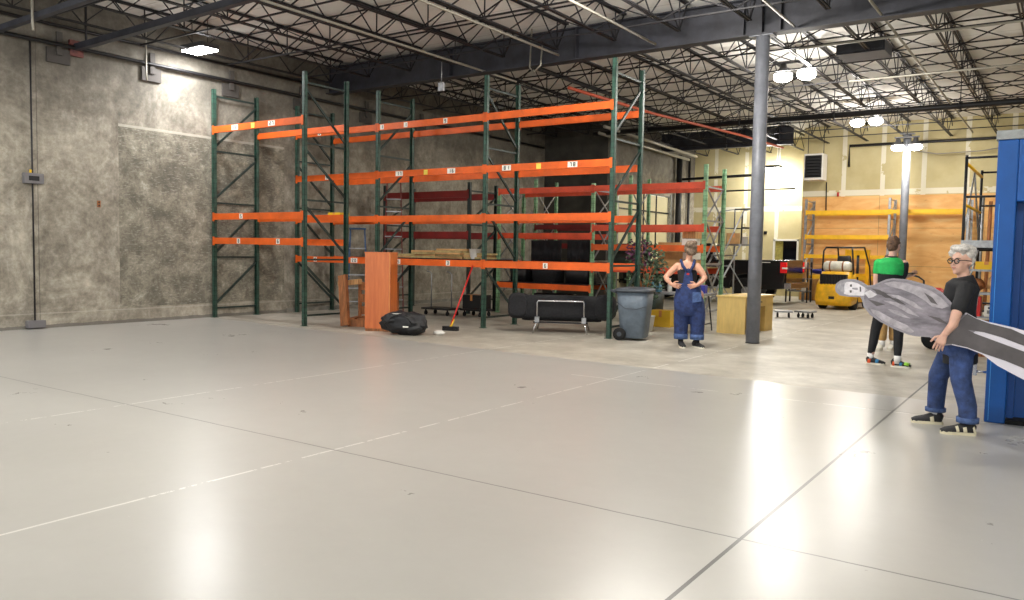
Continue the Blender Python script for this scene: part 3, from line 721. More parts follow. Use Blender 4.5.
# sofa
g = empty('sofa', (-7.80, 12.94, 0), R_(27)); tag(g, 'black upholstered sofa on chrome legs seen from behind, under the long rack', 'sofa')
def cushion(b, x0, x1, y0, y1, z0, z1, seed=0):
    cx, cy, cz = (x0+x1)/2, (y0+y1)/2, (z0+z1)/2
    P = []
    for t in (-1, -.92, -.6, 0, .6, .92, 1):
        k = .86 if abs(t) == 1 else (.97 if abs(t) > .9 else 1)
        P.append((cx+(x1-x0)/2*t, cy, cz, (y1-y0)/2*k, (z1-z0)/2*k))
    b.loft(P, 20, side=(0, 1, 0), p=4)
b = MB(); cushion(b, -.72, .72, -.2, -.04, .26, .70); b.build('back_cushion', M['black_fabric'], g)
b = MB(); cushion(b, -.74, .74, -.1, .55, .2, .36); b.build('seat_cushion', M['black_fabric'], g)
for s in (-1, 1):
    b = MB(); b.loft([(s*.79, -.25, .50, .15, .19), (s*.80, -.14, .49, .19, .24), (s*.82, .3, .47, .2, .23), (s*.80, .52, .44, .17, .19)], 20, side=(1, 0, 0), p=3.4); b.build('arm_cushion', M['black_fabric'], g)
b = MB(); b.tube([(-.43, -.26, .24), (-.43, -.26, .57), (-.41, -.26, .6), (.41, -.26, .6), (.43, -.26, .57), (.43, -.26, .24)], .017, 10); b.build('rear_hoop', M['chrome'], g)
for xx in (-.47, .39):
    b = MB(); b.mm(xx, xx+.08, -.3, -.22, .2, .3); b.build('bracket', M['galvanised'], g)
for sx in (-1, 1):
    for y, yy in ((-.26, -.34), (.45, .52)):
        b = MB(); b.tube([(sx*.43, y, .24), (sx*.5, yy, 0)], .015, 8); b.build('leg', M['chrome'], g)
b = MB(); b.bar((-.5, -.22, .2), (.5, -.22, .2), .03); b.bar((-.5, .45, .2), (.5, .45, .2), .03); b.build('under_frame', M['dark_steel'], g)
# trash bin
g = empty('trash_bin', (-6.2, 12.75, 0), R_(12)); tag(g, 'grey wheeled trash bin with lid beside the end of the long rack', 'trash bin')
b = MB()
b.loft([(0, 0, .04, .19, .2), (0, 0, .06, .215, .22), (0, 0, .55, .26, .28), (0, 0, .84, .285, .31)], 28, side=(1, 0, 0), p=5); b.build('bin_body', M['bin_grey'], g)
b = MB(); b.loft([(0, 0, .835, .31, .335), (0, 0, .865, .315, .34), (0, 0, .9, .28, .3), (0, 0, .915, .16, .18)], 28, side=(1, 0, 0), p=5); b.build('lid', M['bin_lid'], g)
b = MB(); b.tube([(-.27, -.22, .82), (-.38, -.2, .85), (-.38, .2, .85), (-.27, .22, .82)], .018, 8); b.build('handle_bar', M['bin_lid'], g)
for s in (-1, 1):
    b = MB(); b.lathe((-.2, s*.25, .11), [(.05, -.02), (.11, -.03), (.11, .03), (.05, .02)], 20, 'Y'); w_ = b.build('wheel', M['rubber'], g)
    b = MB(); b.lathe((-.2, s*.25, .11), [(.04, -.034), (.04, .034)], 12, 'Y'); b.build('hub', M['bin_lid'], w_)
b = MB(); b.cyl((-.2, -.25, .11), (-.2, .25, .11), .012, 8); b.build('axle', M['galvanised'], g)
b = MB(); b.tube([(-.25, -.302, .66), (-.1, -.318, .56), (.1, -.318, .55), (.26, -.305, .6)], .007, 6); b.mm(.2, .262, -.30, -.2, .3, .34).mm(.21, .27, -.3, -.2, .42, .46) if False else None; b.build('moulded_rib', M['bin_lid'], g)
# desk
g = empty('office_desk', (-5.30, 15.05, 0), R_(-4)); tag(g, 'pale maple desk seen end-on beside the nearer grey column', 'desk')
b = MB(); b.mm(-.31, .31, -.02, 1.42, .69, .72); b.build('desk_top', M['maple_wood'], g, bevel=.004)
b = MB(); b.mm(-.29, .27, 0, .03, 0, .69); b.build('end_panel', M['maple_wood'], g)
b = MB(); b.mm(-.29, .27, 1.37, 1.4, 0, .69); b.build('end_panel', M['maple_wood'], g)
b = MB(); b.mm(-.29, -.26, .03, 1.37, .12, .69); b.build('modesty_panel', M['maple_side'], g)
b = MB(); b.mm(-.2, .27, .03, 1.37, .5, .69); d_ = b.build('drawer', M['maple_side'], g)
b = MB(); b.mm(.27, .285, .6, .8, .58, .6); b.build('drawer_pull', M['dark_steel'], d_)
b = MB(); b.mm(-.2, .27, 1.0, 1.37, .0, .5); b.build('pedestal', M['maple_side'], g)
# ================================================================== mid-ground clutter behind the woman
# folding table
g = empty('folding_table', (-6.45, 15.0, 0), R_(5)); tag(g, 'folding table with black legs crowded with bottles, behind the woman in dungarees', 'table')
b = MB(); b.mm(-.75, .75, -.36, .36, .71, .745); b.build('table_top', M['soil_grey'], g)
for s in (-1, 1):
    b = MB(); b.tube([(s*.6, -.3, .71), (s*.68, -.32, 0)], .014); b.tube([(s*.6, .3, .71), (s*.68, .32, 0)], .014); b.bar((s*.66, -.31, .15), (s*.66, .31, .15), .02); b.build('leg_frame', M['black_plastic'], g)
def bottle(x, y, z, h, r_, m, label, cap='paper_white', group=None):
    g = empty('spray_bottle', (x, y, z)); tag(g, label, 'bottle', group)
    b = MB(); b.lathe((0, 0, 0), [(r_*.9, 0), (r_, .01), (r_, h*.6), (r_*.4, h*.75), (r_*.35, h*.85)], 14); b.build('bottle_body', M[m], g)
    b = MB(); b.lathe((0, 0, 0), [(r_*.42, h*.85), (r_*.42, h)], 12); b.box((-.02, 0, h), (.08, .025, .025)); b.build('cap', M[cap], g)
bottle(-6.85, 14.85, .745, .24, .055, 'bottle_blue', 'pale blue bottle at the left end of the crowded folding table')
bottle(-6.68, 14.78, .745, .2, .06, 'bottle_blue', 'wide pale blue tub-shaped bottle on the folding table beside the woman')
bottle(-6.55, 15.0, .745, .26, .045, 'paper_white', 'tall white bottle on the crowded folding table')
bottle(-6.98, 15.05, .745, .16, .05, 'paper_white', 'short white bottle behind the pale blue bottle')
cbox(-5.95, 15.0, .745, .3, .25, .16, .2, 'blue_tarp', 'small blue box on the right of the crowded folding table', 'box', 'blue_box')
cbox(-6.3, 15.1, .745, .22, .25, .12, .1, 'cardboard', 'small brown box in the middle of the crowded folding table')
cbox(-6.9, 15.5, 0, .42, .36, .34, .1, 'yellow_plastic', 'yellow plastic crate on the floor under the folding table', 'crate', 'plastic_crate')
# black office chair
def chair(x, y, rz, label):
    g = empty('office_chair', (x, y, 0), rz); tag(g, label, 'chair')
    b = MB(); b.loft([(0, 0, .42, .18, .18), (0, 0, .44, .23, .23), (0, 0, .49, .23, .23), (0, 0, .5, .19, .19)], 20, p=4); b.build('seat', M['black_fabric'], g)
    b = MB(); b.loft([(0, -.2, .55, .18, .03), (0, -.22, .7, .21, .035), (0, -.24, .9, .2, .03)], 16, p=4); b.build('backrest', M['black_fabric'], g)
    for sx in (-1, 1):
        b = MB(); b.tube([(sx*.2, -.2, .85), (sx*.22, -.2, .43), (sx*.24, -.28, 0)], .013); b.build('leg', M['black_plastic'], g)
        b = MB(); b.tube([(sx*.2, .18, .43), (sx*.24, .26, 0)], .013); b.build('leg', M['black_plastic'], g)
chair(-5.85, 14.3, R_(200), 'black chair partly hidden between the woman in dungarees and the desk')
0 and chair(-6.75, 14.0, R_(150), 'black chair between the trash bin and the woman in dungarees')
# plant
g = empty('artificial_plant', (-6.75, 14.3, 0)); tag(g, 'leafy green and purple potted plant behind the end frame of the long rack', 'plant')
b = MB(); b.lathe((0, 0, 0), [(.16, 0), (.2, .3), (.21, .3), (.19, .28), (.15, .03)], 18); b.build('pot', M['white_paint'], g)
b = MB()
for k in range(9):
    a = k*.7; b.tube([(0, 0, .25), (.1*math.cos(a), .1*math.sin(a), .9), (.3*math.cos(a), .3*math.sin(a), 1.5+.2*math.sin(k*3))], [.014, .01, .005], 6)
b.build('stem', M['rough_wood'], g)
for nm, mt, cx, cz, cnt, sd in (('foliage', 'leaf', .0, 1.15, 520, 1), ('purple_foliage', 'purple_leaf', -.12, 1.5, 220, 2)):
    q = random.Random(sd); b = MB()
    for k in range(cnt):
        v = Vector((q.gauss(0, 1), q.gauss(0, 1), q.gauss(0, 1))).normalized()*q.uniform(.5, 1)
        c = Vector((cx+v.x*(.42 if nm == 'foliage' else .26), v.y*.36, cz+v.z*(.62 if nm == 'foliage' else .3)))
        d = Vector((q.gauss(0, 1), q.gauss(0, 1), q.gauss(0, .6))).normalized(); s_ = d.orthogonal().normalized()*.028; l = .09
        vs = [b.bm.verts.new(c), b.bm.verts.new(c+d*l*.5+s_), b.bm.verts.new(c+d*l+Vector((0, 0, -.015))), b.bm.verts.new(c+d*l*.5-s_)]
        b._f(vs)
    b.build(nm, M[mt], g)
# stuff on the pale rack
def slab(x, y, z, dx, dy, dz, rz, m, label, tilt=0, name='storage_bin', cat='bin'):
    g = empty(name, (x, y, z), rz); tag(g, label, cat)
    b = MB(); b.loft([(0, 0, 0, dx/2*.9, dy/2*.9), (0, 0, dz*.9, dx/2, dy/2)], 20, p=7); b.build('body', M[m], g)
    b = MB(); b.loft([(0, 0, dz*.9, dx/2*1.04, dy/2*1.04), (0, 0, dz, dx/2*1.03, dy/2*1.03)], 20, p=7); b.build('lid', M[m], g)
deck_board(-8.88, -6.34, 16.08, 17.2, 1.205, 'shelf board on the lowest right beams of the pale green rack')
deck_board(-11.48, -8.98, 16.08, 17.2, .745, 'shelf board on the lowest beams of the pale green rack behind the sofa', 'dark_steel')
g = empty('cardboard_sheets', (-7.15, 16.35, 1.225), R_(4)); tag(g, 'pale corrugated cardboard panels standing on the pale green rack shelf', 'cardboard')
for k in range(3):
    b = MB(); b.mm(-.28, .28, k*.05, k*.05+.02, 0, .52-k*.03); b.build('panel_sheet', M['paper_white' if k else 'cardboard'], g)
g = empty('wrapped_stack', (-6.72, 16.5, 1.225), 0); tag(g, 'tall untidy stack of white wrapped goods on the pale green rack shelf', 'stack')
for k in range(5):
    b = MB(); b.box((rnd.uniform(-.03, .03), 0, .08+k*.15), (.3, .3, .14), rnd.uniform(-.2, .2)); b.build('wrapped_item', M['paper_white' if k % 2 else 'pale_wood'], g)
slab(-8.4, 16.6, 1.225, .55, .5, .33, 0, 'dark_green_paint', 'dark green lidded bin on the pale green rack near the plant')
slab(-9.5, 16.6, .768, .7, .5, .42, 0, 'black_plastic', 'black lidded bin right of centre on the low shelf behind the sofa')
slab(-10.4, 16.6, .768, .75, .5, .5, 0, 'black_fabric', 'largest black bin on the low shelf behind the sofa')
slab(-11.15, 16.6, .768, .5, .5, .36, 0, 'black_plastic', 'black lidded bin at the left end of the low shelf behind the sofa')
slab(-10.2, 16.6, 0, .9, .6, .5, 0, 'black_plastic', 'black bin on the floor under the pale green rack')
0 and slab(-12.9, 15.75, 0, .9, .6, .4, 0, 'black_plastic', 'black bin on the floor under the dark red rack')
slab(-7.9, 16.7, .0, .8, .6, .7, 0, 'dark_green_paint', 'dark green bin on the floor under the right of the pale green rack')
# hanging dark tarps, mid rack
for k, (x, w_) in enumerate(((-10.75, .9), (-9.75, .8))):
    b = MB(); P = []
    nseg = 14
    for i in range(nseg+1):
        xx = -w_/2+w_*i/nseg; yy = .035*math.sin(i*1.7)
        P.append((xx, yy))
    top = [b.bm.verts.new((px, py*.3, .98)) for px, py in P]; mid = [b.bm.verts.new((px, py, .5)) for px, py in P]; bot = [b.bm.verts.new((px, py*1.4, 0)) for px, py in P]
    for i in range(nseg):
        b._f((top[i], top[i+1], mid[i+1], mid[i]), True); b._f((mid[i], mid[i+1], bot[i+1], bot[i]), True)
    o = b.build('dark_tarp', M['black_fabric']); o.location = (x, 17.05, .80); sm = o.modifiers.new('solid', 'SOLIDIFY'); sm.thickness = .012
    tag(o, ['left dark tarp hanging behind the bins on the pale green rack', 'right dark tarp hanging behind the bins on the pale green rack'][k], 'tarp')
# rolling warehouse ladder
g = empty('rolling_ladder', (-6.86, 18.75, 0), R_(72)); tag(g, 'grey rolling warehouse ladder with guard rails behind the pale desk', 'ladder')
N = 7
for s in (-1, 1):
    b = MB(); b.tube([(-1.15, s*.32, .0), (.25, s*.32, 1.75)], .022, 8); b.build('side_rail', M['galvanised'], g)
    b = MB(); b.tube([(-.85, s*.34, .9), (.3, s*.34, 2.55), (.85, s*.34, 2.62), (.85, s*.34, 1.75)], .018, 8); b.build('hand_rail', M['galvanised'], g)
    b = MB(); b.tube([(.85, s*.32, 0), (.85, s*.32, 1.75)], .022, 8); b.build('rear_leg', M['yellow_paint' if s < 0 else 'galvanised'], g)
    b = MB(); b.tube([(.25, s*.32, 1.75), (.25, s*.34, 2.5)], .018, 8); b.tube([(.25, s*.33, 2.15), (.85, s*.33, 2.15)], .014, 8); b.build('guard_rail', M['dark_steel'], g)
    b = MB(); b.tube([(-.6, s*.3, .65), (.85, s*.3, .3)], .014, 8); b.tube([(-.1, s*.3, 1.25), (.85, s*.3, .3)], .014, 8); b.build('cross_brace', M['galvanised'], g)
for k in range(N):
    z = .25*(k+1); x = -1.15+1.4*z/1.75
    b = MB(); b.mm(x-.1, x+.1, -.31, .31, z-.03, z); b.build('tread', M['galvanised'], g)
b = MB(); b.mm(.2, .88, -.33, .33, 1.72, 1.76); b.build('platform', M['galvanised'], g)
b = MB(); b.tube([(.85, -.34, 2.62), (.85, .34, 2.62)], .018); b.tube([(.85, -.34, 2.15), (.85, .34, 2.15)], .014); b.build('back_rail', M['dark_steel'], g)
cbox(-6.8, 19.25, 1.762, .3, .3, .26, .4, 'cardboard', 'cardboard box on the platform of the rolling ladder')
g = empty('bucket', (-6.5, 19.2, 1.762)); tag(g, 'small white bucket on the platform of the rolling ladder', 'bucket')
b = MB(); b.lathe((0, 0, 0), [(.07, 0), (.09, .18), (.095, .18), (.085, .17), (.065, .01)], 14); b.build('bucket_body', M['paper_white'], g)
b = MB(); b.tube([(-.09, 0, .17), (-.05, 0, .25), (.05, 0, .25), (.09, 0, .17)], .004, 6); b.build('bail', M['galvanised'], g)
# dollies on floor right of desk
cart(-5.75, 20.0, .42, .4, 0, 'low dolly on small casters right of the desk, nearer of two', 'galvanised', False, R_(20))
cart(-5.3, 20.3, .4, .4, 0, 'low dolly on small casters, further of two right of the desk', 'galvanised', False, R_(-10))

# ================================================================== pickup truck
TX, TY = -6.98, 25.5     # rear bumper centre
g = empty('pickup_truck', (TX, TY, 0), 0); tag(g, 'black pickup truck parked side-on behind the desk, red tail lamp showing', 'truck')
SY = .95
def side_poly(poly, y0, y1, name, m, bev=.03):
    b = MB(); b.prism(poly, (0, y0, 0), (1, 0, 0), (0, 0, 1), (0, 1, 0), y1-y0); return b.build(name, M[m], g, bevel=bev)
arch = [(-1.25+.5*math.cos(t), .46+.46*math.sin(t)) for t in [math.pi*k/8 for k in range(9)]]
arch2 = [(-4.6+.5*math.cos(t), .46+.46*math.sin(t)) for t in [math.pi*k/8 for k in range(9)]]
body = [(-.1, .5), (-.75, .46)]+arch+[(-1.75, .46), (-4.1, .46)]+arch2+[(-5.1, .46), (-5.6, .5), (-5.65, .95), (-5.5, 1.1), (-4.1, 1.2), (-3.9, 1.28), (-2.2, 1.34), (-.1, 1.37), (-.04, 1.2)]
for s, nm in ((-1, 'side_panel'), (1, 'side_panel')): side_poly(body, s*SY-.05, s*SY+.05, nm, 'truck_black')
b = MB(); b.mm(-5.5, -2.2, -SY+.05, SY-.05, .5, 1.15); b.build('hood_body', M['truck_black'], g)
b = MB(); b.mm(-2.2, -.1, -SY+.05, SY-.05, .5, .75); b.build('bed_floor', M['truck_black'], g)
side_poly([(-4.0, 1.2), (-3.4, 1.82), (-2.45, 1.86), (-2.2, 1.3)], -SY+.12, SY-.12, 'cab', 'truck_black', .05)
for s in (-1, 1):
    b = MB(); b.prism([(-3.82, 1.3), (-3.38, 1.72), (-2.55, 1.76), (-2.4, 1.34)], (0, s*(SY-.115)-(.01 if s < 0 else 0), 0), (1, 0, 0), (0, 0, 1), (0, 1, 0), .01); b.build('side_window', M['glass_dark'], g)
b = MB(); b.mm(-.12, -.04, -SY+.06, SY-.06, .6, 1.36); b.build('tailgate', M['truck_black'], g, bevel=.02)
for s in (-1, 1):
    b = MB(); b.mm(-.2, -.02, s*SY-.07, s*SY+.055, .98, 1.3); tl = b.build('tail_lamp', M['tail_red'], g, bevel=.01)
    b = MB(); b.mm(-.14, -.015, s*SY-.075, s*SY+.058, 1.1, 1.15); b.build('reverse_lens', M['sticker'], tl)
b = MB(); b.mm(-.1, .12, -.95, .95, .5, .68); b.mm(-.1, .1, -.3, .3, .44, .5); b.build('rear_bumper', M['chrome'], g, bevel=.02)
for x in (-1.25, -4.6):
    for s in (-1, 1):
        b = MB(); b.lathe((x, s*(SY-.1), .4), [(.22, -.1), (.38, -.12), (.4, -.08), (.4, .08), (.38, .12), (.22, .1)], 28, 'Y'); w_ = b.build('wheel', M['rubber'], g)
        b = MB(); b.lathe((x, s*(SY-.1), .4), [(.06, -.11), (.21, -.09), (.21, .09), (.06, .11)], 20, 'Y'); b.build('rim', M['galvanised'], w_)
b = MB(); b.mm(-1.1, -.5, -SY-.052, -SY-.05, 1.28, 1.3); b.build('side_badge', M['sticker'], g)
# clutter behind truck: boxes on shelf
g = empty('parts_cart', (-7.3, 27.0, 0)); tag(g, 'open grey cart of small boxes between the pickup truck and the yellow shelving', 'cart')
for z in (.35, .75, 1.1):
    b = MB(); b.mm(-.35, .35, -.25, .25, z, z+.03); b.build('shelf', M['galvanised'], g)
for sx in (-1, 1):
    for sy in (-1, 1):
        b = MB(); b.mm(sx*.33-.02, sx*.33+.02, sy*.23-.02, sy*.23+.02, 0, 1.3); b.build('post', M['dark_steel'], g)
kk = 0
for z in (.38, .78, 1.13):
    for x in (-.2, .0, .2):
        kk += 1
        cbox(-7.3+x, 26.95, z+.001, .15, .3, rnd.uniform(.12, .24), 0, rnd.choice(['cardboard', 'paper_white', 'pale_wood', 'dark_steel']), 'small box on the shelves of the open cart behind the truck', 'box', 'parts_box', 'small boxes on the open cart')
# blue tarp on yellow shelf + goods
deck_board(-7.15, -4.85, 27.42, 28.3, .907, 'shelf board on the lowest yellow beams behind the forklift', 'cardboard')
b = MB(); b.ell((0, 0, .09), (.55, .3, .1), 20, jit=.6, seed=3); o = b.build('folded_tarp', M['blue_tarp']); o.location = (-6.55, 27.8, .915); tag(o, 'crumpled blue tarp on the lowest yellow shelf, left of the forklift', 'tarp')

# ================================================================== forklift
g = empty('forklift', (-5.5, 24.4, 0), R_(-6)); tag(g, 'yellow forklift seen from the rear with a white gas tank on its back', 'forklift')
b = MB(); b.loft([(0, -.1, .16, .5, .34), (0, -.12, .3, .52, .38), (0, -.1, .62, .5, .36), (0, -.05, .66, .47, .33)], 28, p=6); b.build('counterweight', M['forklift_yellow'], g)
b = MB(); b.loft([(0, .0, .62, .46, .34), (0, .02, .8, .45, .33), (0, .05, 1.04, .42, .3)], 28, p=6); b.build('engine_hood', M['forklift_yellow'], g)
b = MB(); b.mm(-.37, .37, -.42, -.32, .56, 1.0); gr = b.build('radiator_grille', M['black_plastic'], g)
b = MB()
for k in range(8): b.mm(-.31+k*.083, -.29+k*.083, -.435, -.42, .58, .98)
b.build('grille_slats', M['dark_steel'], gr)
b = MB(); b.mm(-.48, .48, .3, 1.5, .2, .6); b.build('chassis', M['forklift_yellow'], g, bevel=.03)
b = MB(); b.lathe((0, -.08, 1.22), [(.04, -.4), (.12, -.37), (.15, -.3), (.15, .3), (.12, .37), (.04, .4)], 20, 'X'); tk = b.build('gas_tank', M['tank_white'], g)
for x in (-.18, .18):
    b = MB(); b.lathe((x, -.08, 1.22), [(.155, -.02), (.155, .02)], 20, 'X'); b.build('tank_strap', M['rough_wood'], tk)
for s in (-1, 1):
    b = MB(); b.tube([(s*.44, -.05, 1.0), (s*.4, -.1, 1.66), (s*.36, -.02, 1.76), (s*.38, 1.0, 1.78), (s*.44, 1.35, 1.2), (s*.45, 1.5, .6)], .025, 8); b.build('guard_post', M['black_plastic'], g)
b = MB()
for k in range(6): b.bar((-.38, .02+k*.19, 1.77), (.38, .02+k*.19, 1.77), .03, .02)
b.tube([(-.36, -.02, 1.76), (.36, -.02, 1.76)], .025); b.build('overhead_guard', M['black_plastic'], g)
b = MB(); b.mm(-.22, .2, .35, .5, 1.0, 1.5).mm(-.24, .22, .3, .85, .9, 1.02) if False else b.loft([(0, .5, 1.02, .22, .06), (0, .47, 1.3, .22, .06), (0, .45, 1.52, .18, .05)], 16, p=4); b.build('seat_back', M['black_plastic'], g)
for s in (-1, 1):
    b = MB(); b.mm(s*.3-.05, s*.3+.05, 1.55, 1.67, .08, 2.0) if False else b.mm(s*.3-.05, s*.3+.05, 1.55, 1.67, .08, 1.72); b.build('mast_rail', M['forklift_yellow'], g)
b = MB(); b.mm(-.3, .3, 1.55, 1.65, 1.55, 1.7); b.mm(-.25, .25, 1.55, 1.65, .9, 1.0); b.build('mast_crossbar', M['forklift_yellow'], g)
b = MB(); b.cyl((0.02, 1.6, .2), (0.02, 1.6, 1.6), .04, 10); b.build('mast_cylinder', M['dark_steel'], g)
for s in (-1, 1):
    for y, rr in ((.05, .2), (1.3, .26)):
        b = MB(); b.lathe((s*.42, y, rr), [(rr*.5, -.07), (rr, -.08), (rr, .08), (rr*.5, .07)], 20, 'X'); b.build('wheel', M['rubber'], g)
    b = MB(); b.mm(s*.25-.05, s*.25+.05, 1.7, 2.6, .05, .09); b.mm(s*.25-.05, s*.25+.05, 1.67, 1.71, .05, .5); b.build('fork', M['dark_steel'], g)
b = MB(); b.mm(-.08, .08, -.5, -.44, .3, .38); b.build('tow_hitch', M['black_plastic'], g)

# heater unit hung on the wall
g = empty('unit_heater', (-7.15, 27.9, 4.0)); tag(g, 'dark louvred unit heater hung high on the far wall above the shelving', 'heater')
b = MB(); b.mm(-.3, .3, -.25, .3, 0, .86); b.build('cabinet', M['paper_white'], g, bevel=.01)
b = MB(); b.mm(-.26, .26, -.27, -.25, .08, .8); b.build('grille', M['black_plastic'], g)
for k in range(7):
    b = MB(); b.box((0, -.285, .14+k*.1), (.5, .05, .012), Matrix.Rotation(.5, 3, 'X')); b.build('louvre', M['dark_steel'], g)
for xx in (-.25, .25):
    b = MB(); b.cyl((xx, 0, .86), (xx, 0, 1.86), .012, 6); b.build('hanger_rod', M['dark_steel'], g)
pipe('gas_line', [(-6.9, 28.4, 3.98), (-6.9, 28.5, 2.9)], .02, 'black_pipe', 'thin dark line dropping from the wall heater')
b = MB(); b.cyl((0, 0, 0), (0, 0, .14), .03, 10); b.box((0, -.03, .1), (.05, .03, .05)); o = b.build('gas_valve', M['red_paint']); o.location = (-6.55, 28.55, 3.5); tag(o, 'small red valve below the wall heater', 'valve')
# small wall outlets on back drywall
for k, (x, z) in enumerate(((-9.6, 2.35), (-10.05, 1.75))):
    b = MB(); b.mm(-.06, .06, -.02, 0, -.06, .06); b.mm(-.035, .035, -.03, -.02, -.035, .035); o = b.build('outlet_box', M['dark_steel']); o.location = (x, 30.7, z)
    tag(o, ['dark outlet box on the far drywall, upper right of the two', 'dark outlet box on the far drywall, lower left of the two'][k], 'outlet box')

# ================================================================== left wall fittings
g = empty('wall_conduit', (-14.86, 6.88, 0)); tag(g, 'thin vertical conduit with two grey boxes on the left concrete wall', 'conduit')
b = MB(); b.cyl((0, 0, .14), (0, 0, 4.95), .014, 8); b.build('conduit_run', M['joist_metal'], g)
b = MB(); b.mm(-.03, .07, -.16, .16, 2.52, 2.7); ub = b.build('junction_box', mat('box_grey', (118, 116, 118), .5, .2), g, bevel=.008)
b = MB(); b.mm(.07, .074, -.09, .08, 2.57, 2.65); b.build('nameplate', M['dark_steel'], ub)
b = MB(); b.mm(-.03, .08, -.15, .15, .02, .15); b.build('floor_box', bpy.data.materials['box_grey'], g, bevel=.008)
b = MB(); b.cyl((0, -.03, 2.7), (0, -.03, 2.76), .02, 8); b.build('fitting', M['yellow_plastic'], g)
g = empty('wall_anchor', (-14.89, 8.05, 2.24)); tag(g, 'small dark double anchor hole plate on the left concrete wall', 'anchor')
b = MB(); b.mm(0, .012, -.03, .03, -.06, .06); b.build('plate', M['rough_wood'], g)
b = MB(); b.lathe((.012, 0, .03), [(.015, 0), (.012, .012)], 8, 'X'); b.lathe((.012, 0, -.03), [(.015, 0), (.012, .012)], 8, 'X'); b.build('bolt', M['dark_steel'], g)

# ================================================================== blue booth
g = empty('blue_booth', (-.605, 8.58, 0)); tag(g, 'bright blue booth with a recessed doorway at the right edge', 'booth')
b = MB()
b.mm(0, .16, 0, .3, 0, 2.58).mm(.16, 4, 0, .3, 2.02, 2.58).mm(1.3, 4, 0, .3, 0, 2.02).mm(0, 4, .3, 2.6, 0, 2.58) if False else None
b.mm(0, .165, 0, 2.6, 0, 2.58).mm(.165, 1.35, 0, 2.6, 2.02, 2.58).mm(1.35, 4, 0, 2.6, 0, 2.58)
b.build('booth_shell', M['booth_blue'], g, bevel=.012)
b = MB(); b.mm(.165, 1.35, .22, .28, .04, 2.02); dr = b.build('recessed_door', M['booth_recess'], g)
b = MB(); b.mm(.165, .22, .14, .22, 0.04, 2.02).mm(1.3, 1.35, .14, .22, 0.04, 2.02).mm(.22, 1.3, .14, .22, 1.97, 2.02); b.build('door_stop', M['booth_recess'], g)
b = MB(); b.mm(.165, 1.35, .02, .3, 0, .04); b.build('sill', M['rubber'], g)
b = MB(); b.mm(-.015, 4, -.015, 2.6, 2.58, 2.66); b.build('grey_cap', M['booth_cap'], g)
b = MB(); b.mm(-.008, .0, .1, .5, 0, .1); b.build('scuffed_foot', M['rough_wood'], g)
b = MB(); b.mm(.03, .036, -.004, 0, .02, 2.0); b.build('edge_highlight', mat('edge_highlight_blue', (70, 150, 220), .4), g)  # pale blue strip paints the highlight along the booth edge
b = MB(); b.cyl((-.12, .35, .42), (0, .35, .42), .012, 8); b.box((-.12, .35, .44), (.03, .03, .12)); b.build('door_catch', M['chrome'], g)

# ================================================================== scaffold at right
g = empty('scaffold', (-1.78, 18.0, 0)); tag(g, 'grey scaffold tower with yellow guard rails between the shelving and the blue booth', 'scaffold')
P4 = [(0, 0), (1.3, 0), (0, 3.2), (1.3, 3.2)]
for x, y in P4:
    b = MB(); b.cyl((x, y, .08), (x, y, 3.5), .028, 10); b.build('post', M['dark_steel'], g)
    b = MB(); b.lathe((x, y, .06), [(.06, -.02), (.06, .02)], 12, 'X'); b.build('caster', M['rubber'], g)
for x in (0, 1.3):
    for z in (2.55, 3.35):
        b = MB(); b.cyl((x, 0, z), (x, 3.2, z), .03, 8); b.build('guard_rail', M['yellow_paint'], g)
    b = MB(); b.cyl((x, 0, 1.9), (x, 1.6, 3.3), .018, 8); b.cyl((x, 3.2, 1.9), (x, 1.6, 3.3), .018, 8); b.cyl((x, 0, .4), (x, 3.2, 1.7), .018, 8); b.build('diagonal', M['galvanised'], g)
for y in (0, 3.2):
    for z in (.5, 1.7, 2.7, 3.45):
        b = MB(); b.cyl((0, y, z), (1.3, y, z), .022, 8); b.build('end_rung', M['dark_steel'], g)
b = MB()
for k in range(5): b.mm(.02+k*.254, .25+k*.254, 0, 3.2, 1.76, 1.8)
b.build('platform', M['dark_steel'], g)
b = MB(); b.mm(-.03, 1.33, -.03, .0, 1.72, 1.86); b.build('toe_board', M['galvanised'], g)
g = empty('gas_cylinder', (-1.15+.2, 18.6, 1.8)); tag(g, 'dark green cylinder standing on the scaffold platform beside the booth', 'cylinder')
b = MB(); b.lathe((0, 0, 0), [(.1, 0), (.11, .02), (.11, 1.1), (.07, 1.22), (.03, 1.28)], 16); b.build('cylinder_body', M['dark_green_paint'], g)
b = MB(); b.lathe((0, 0, 1.28), [(.03, 0), (.03, .06), (.05, .06), (.05, .1)], 10); b.build('valve', M['dark_steel'], g)
# long rolls stood behind the scaffold
for k in range(3):
    b = MB(); b.cyl((0, 0, 0), (.03*k, 0, 3.3-.15*k), .05, 10); b.cyl((0, 0, -.0), (0, 0, .01), .055, 10); o = b.build('upright_tube', M[['galvanised', 'rough_wood', 'paper_white'][k]]); o.location = (-2.2+k*.17, 26.9, 0)
    tag(o, ['grey tube standing upright behind the scaffold post', 'brown tube standing upright behind the scaffold', 'white tube standing upright behind the scaffold'][k], 'tube')
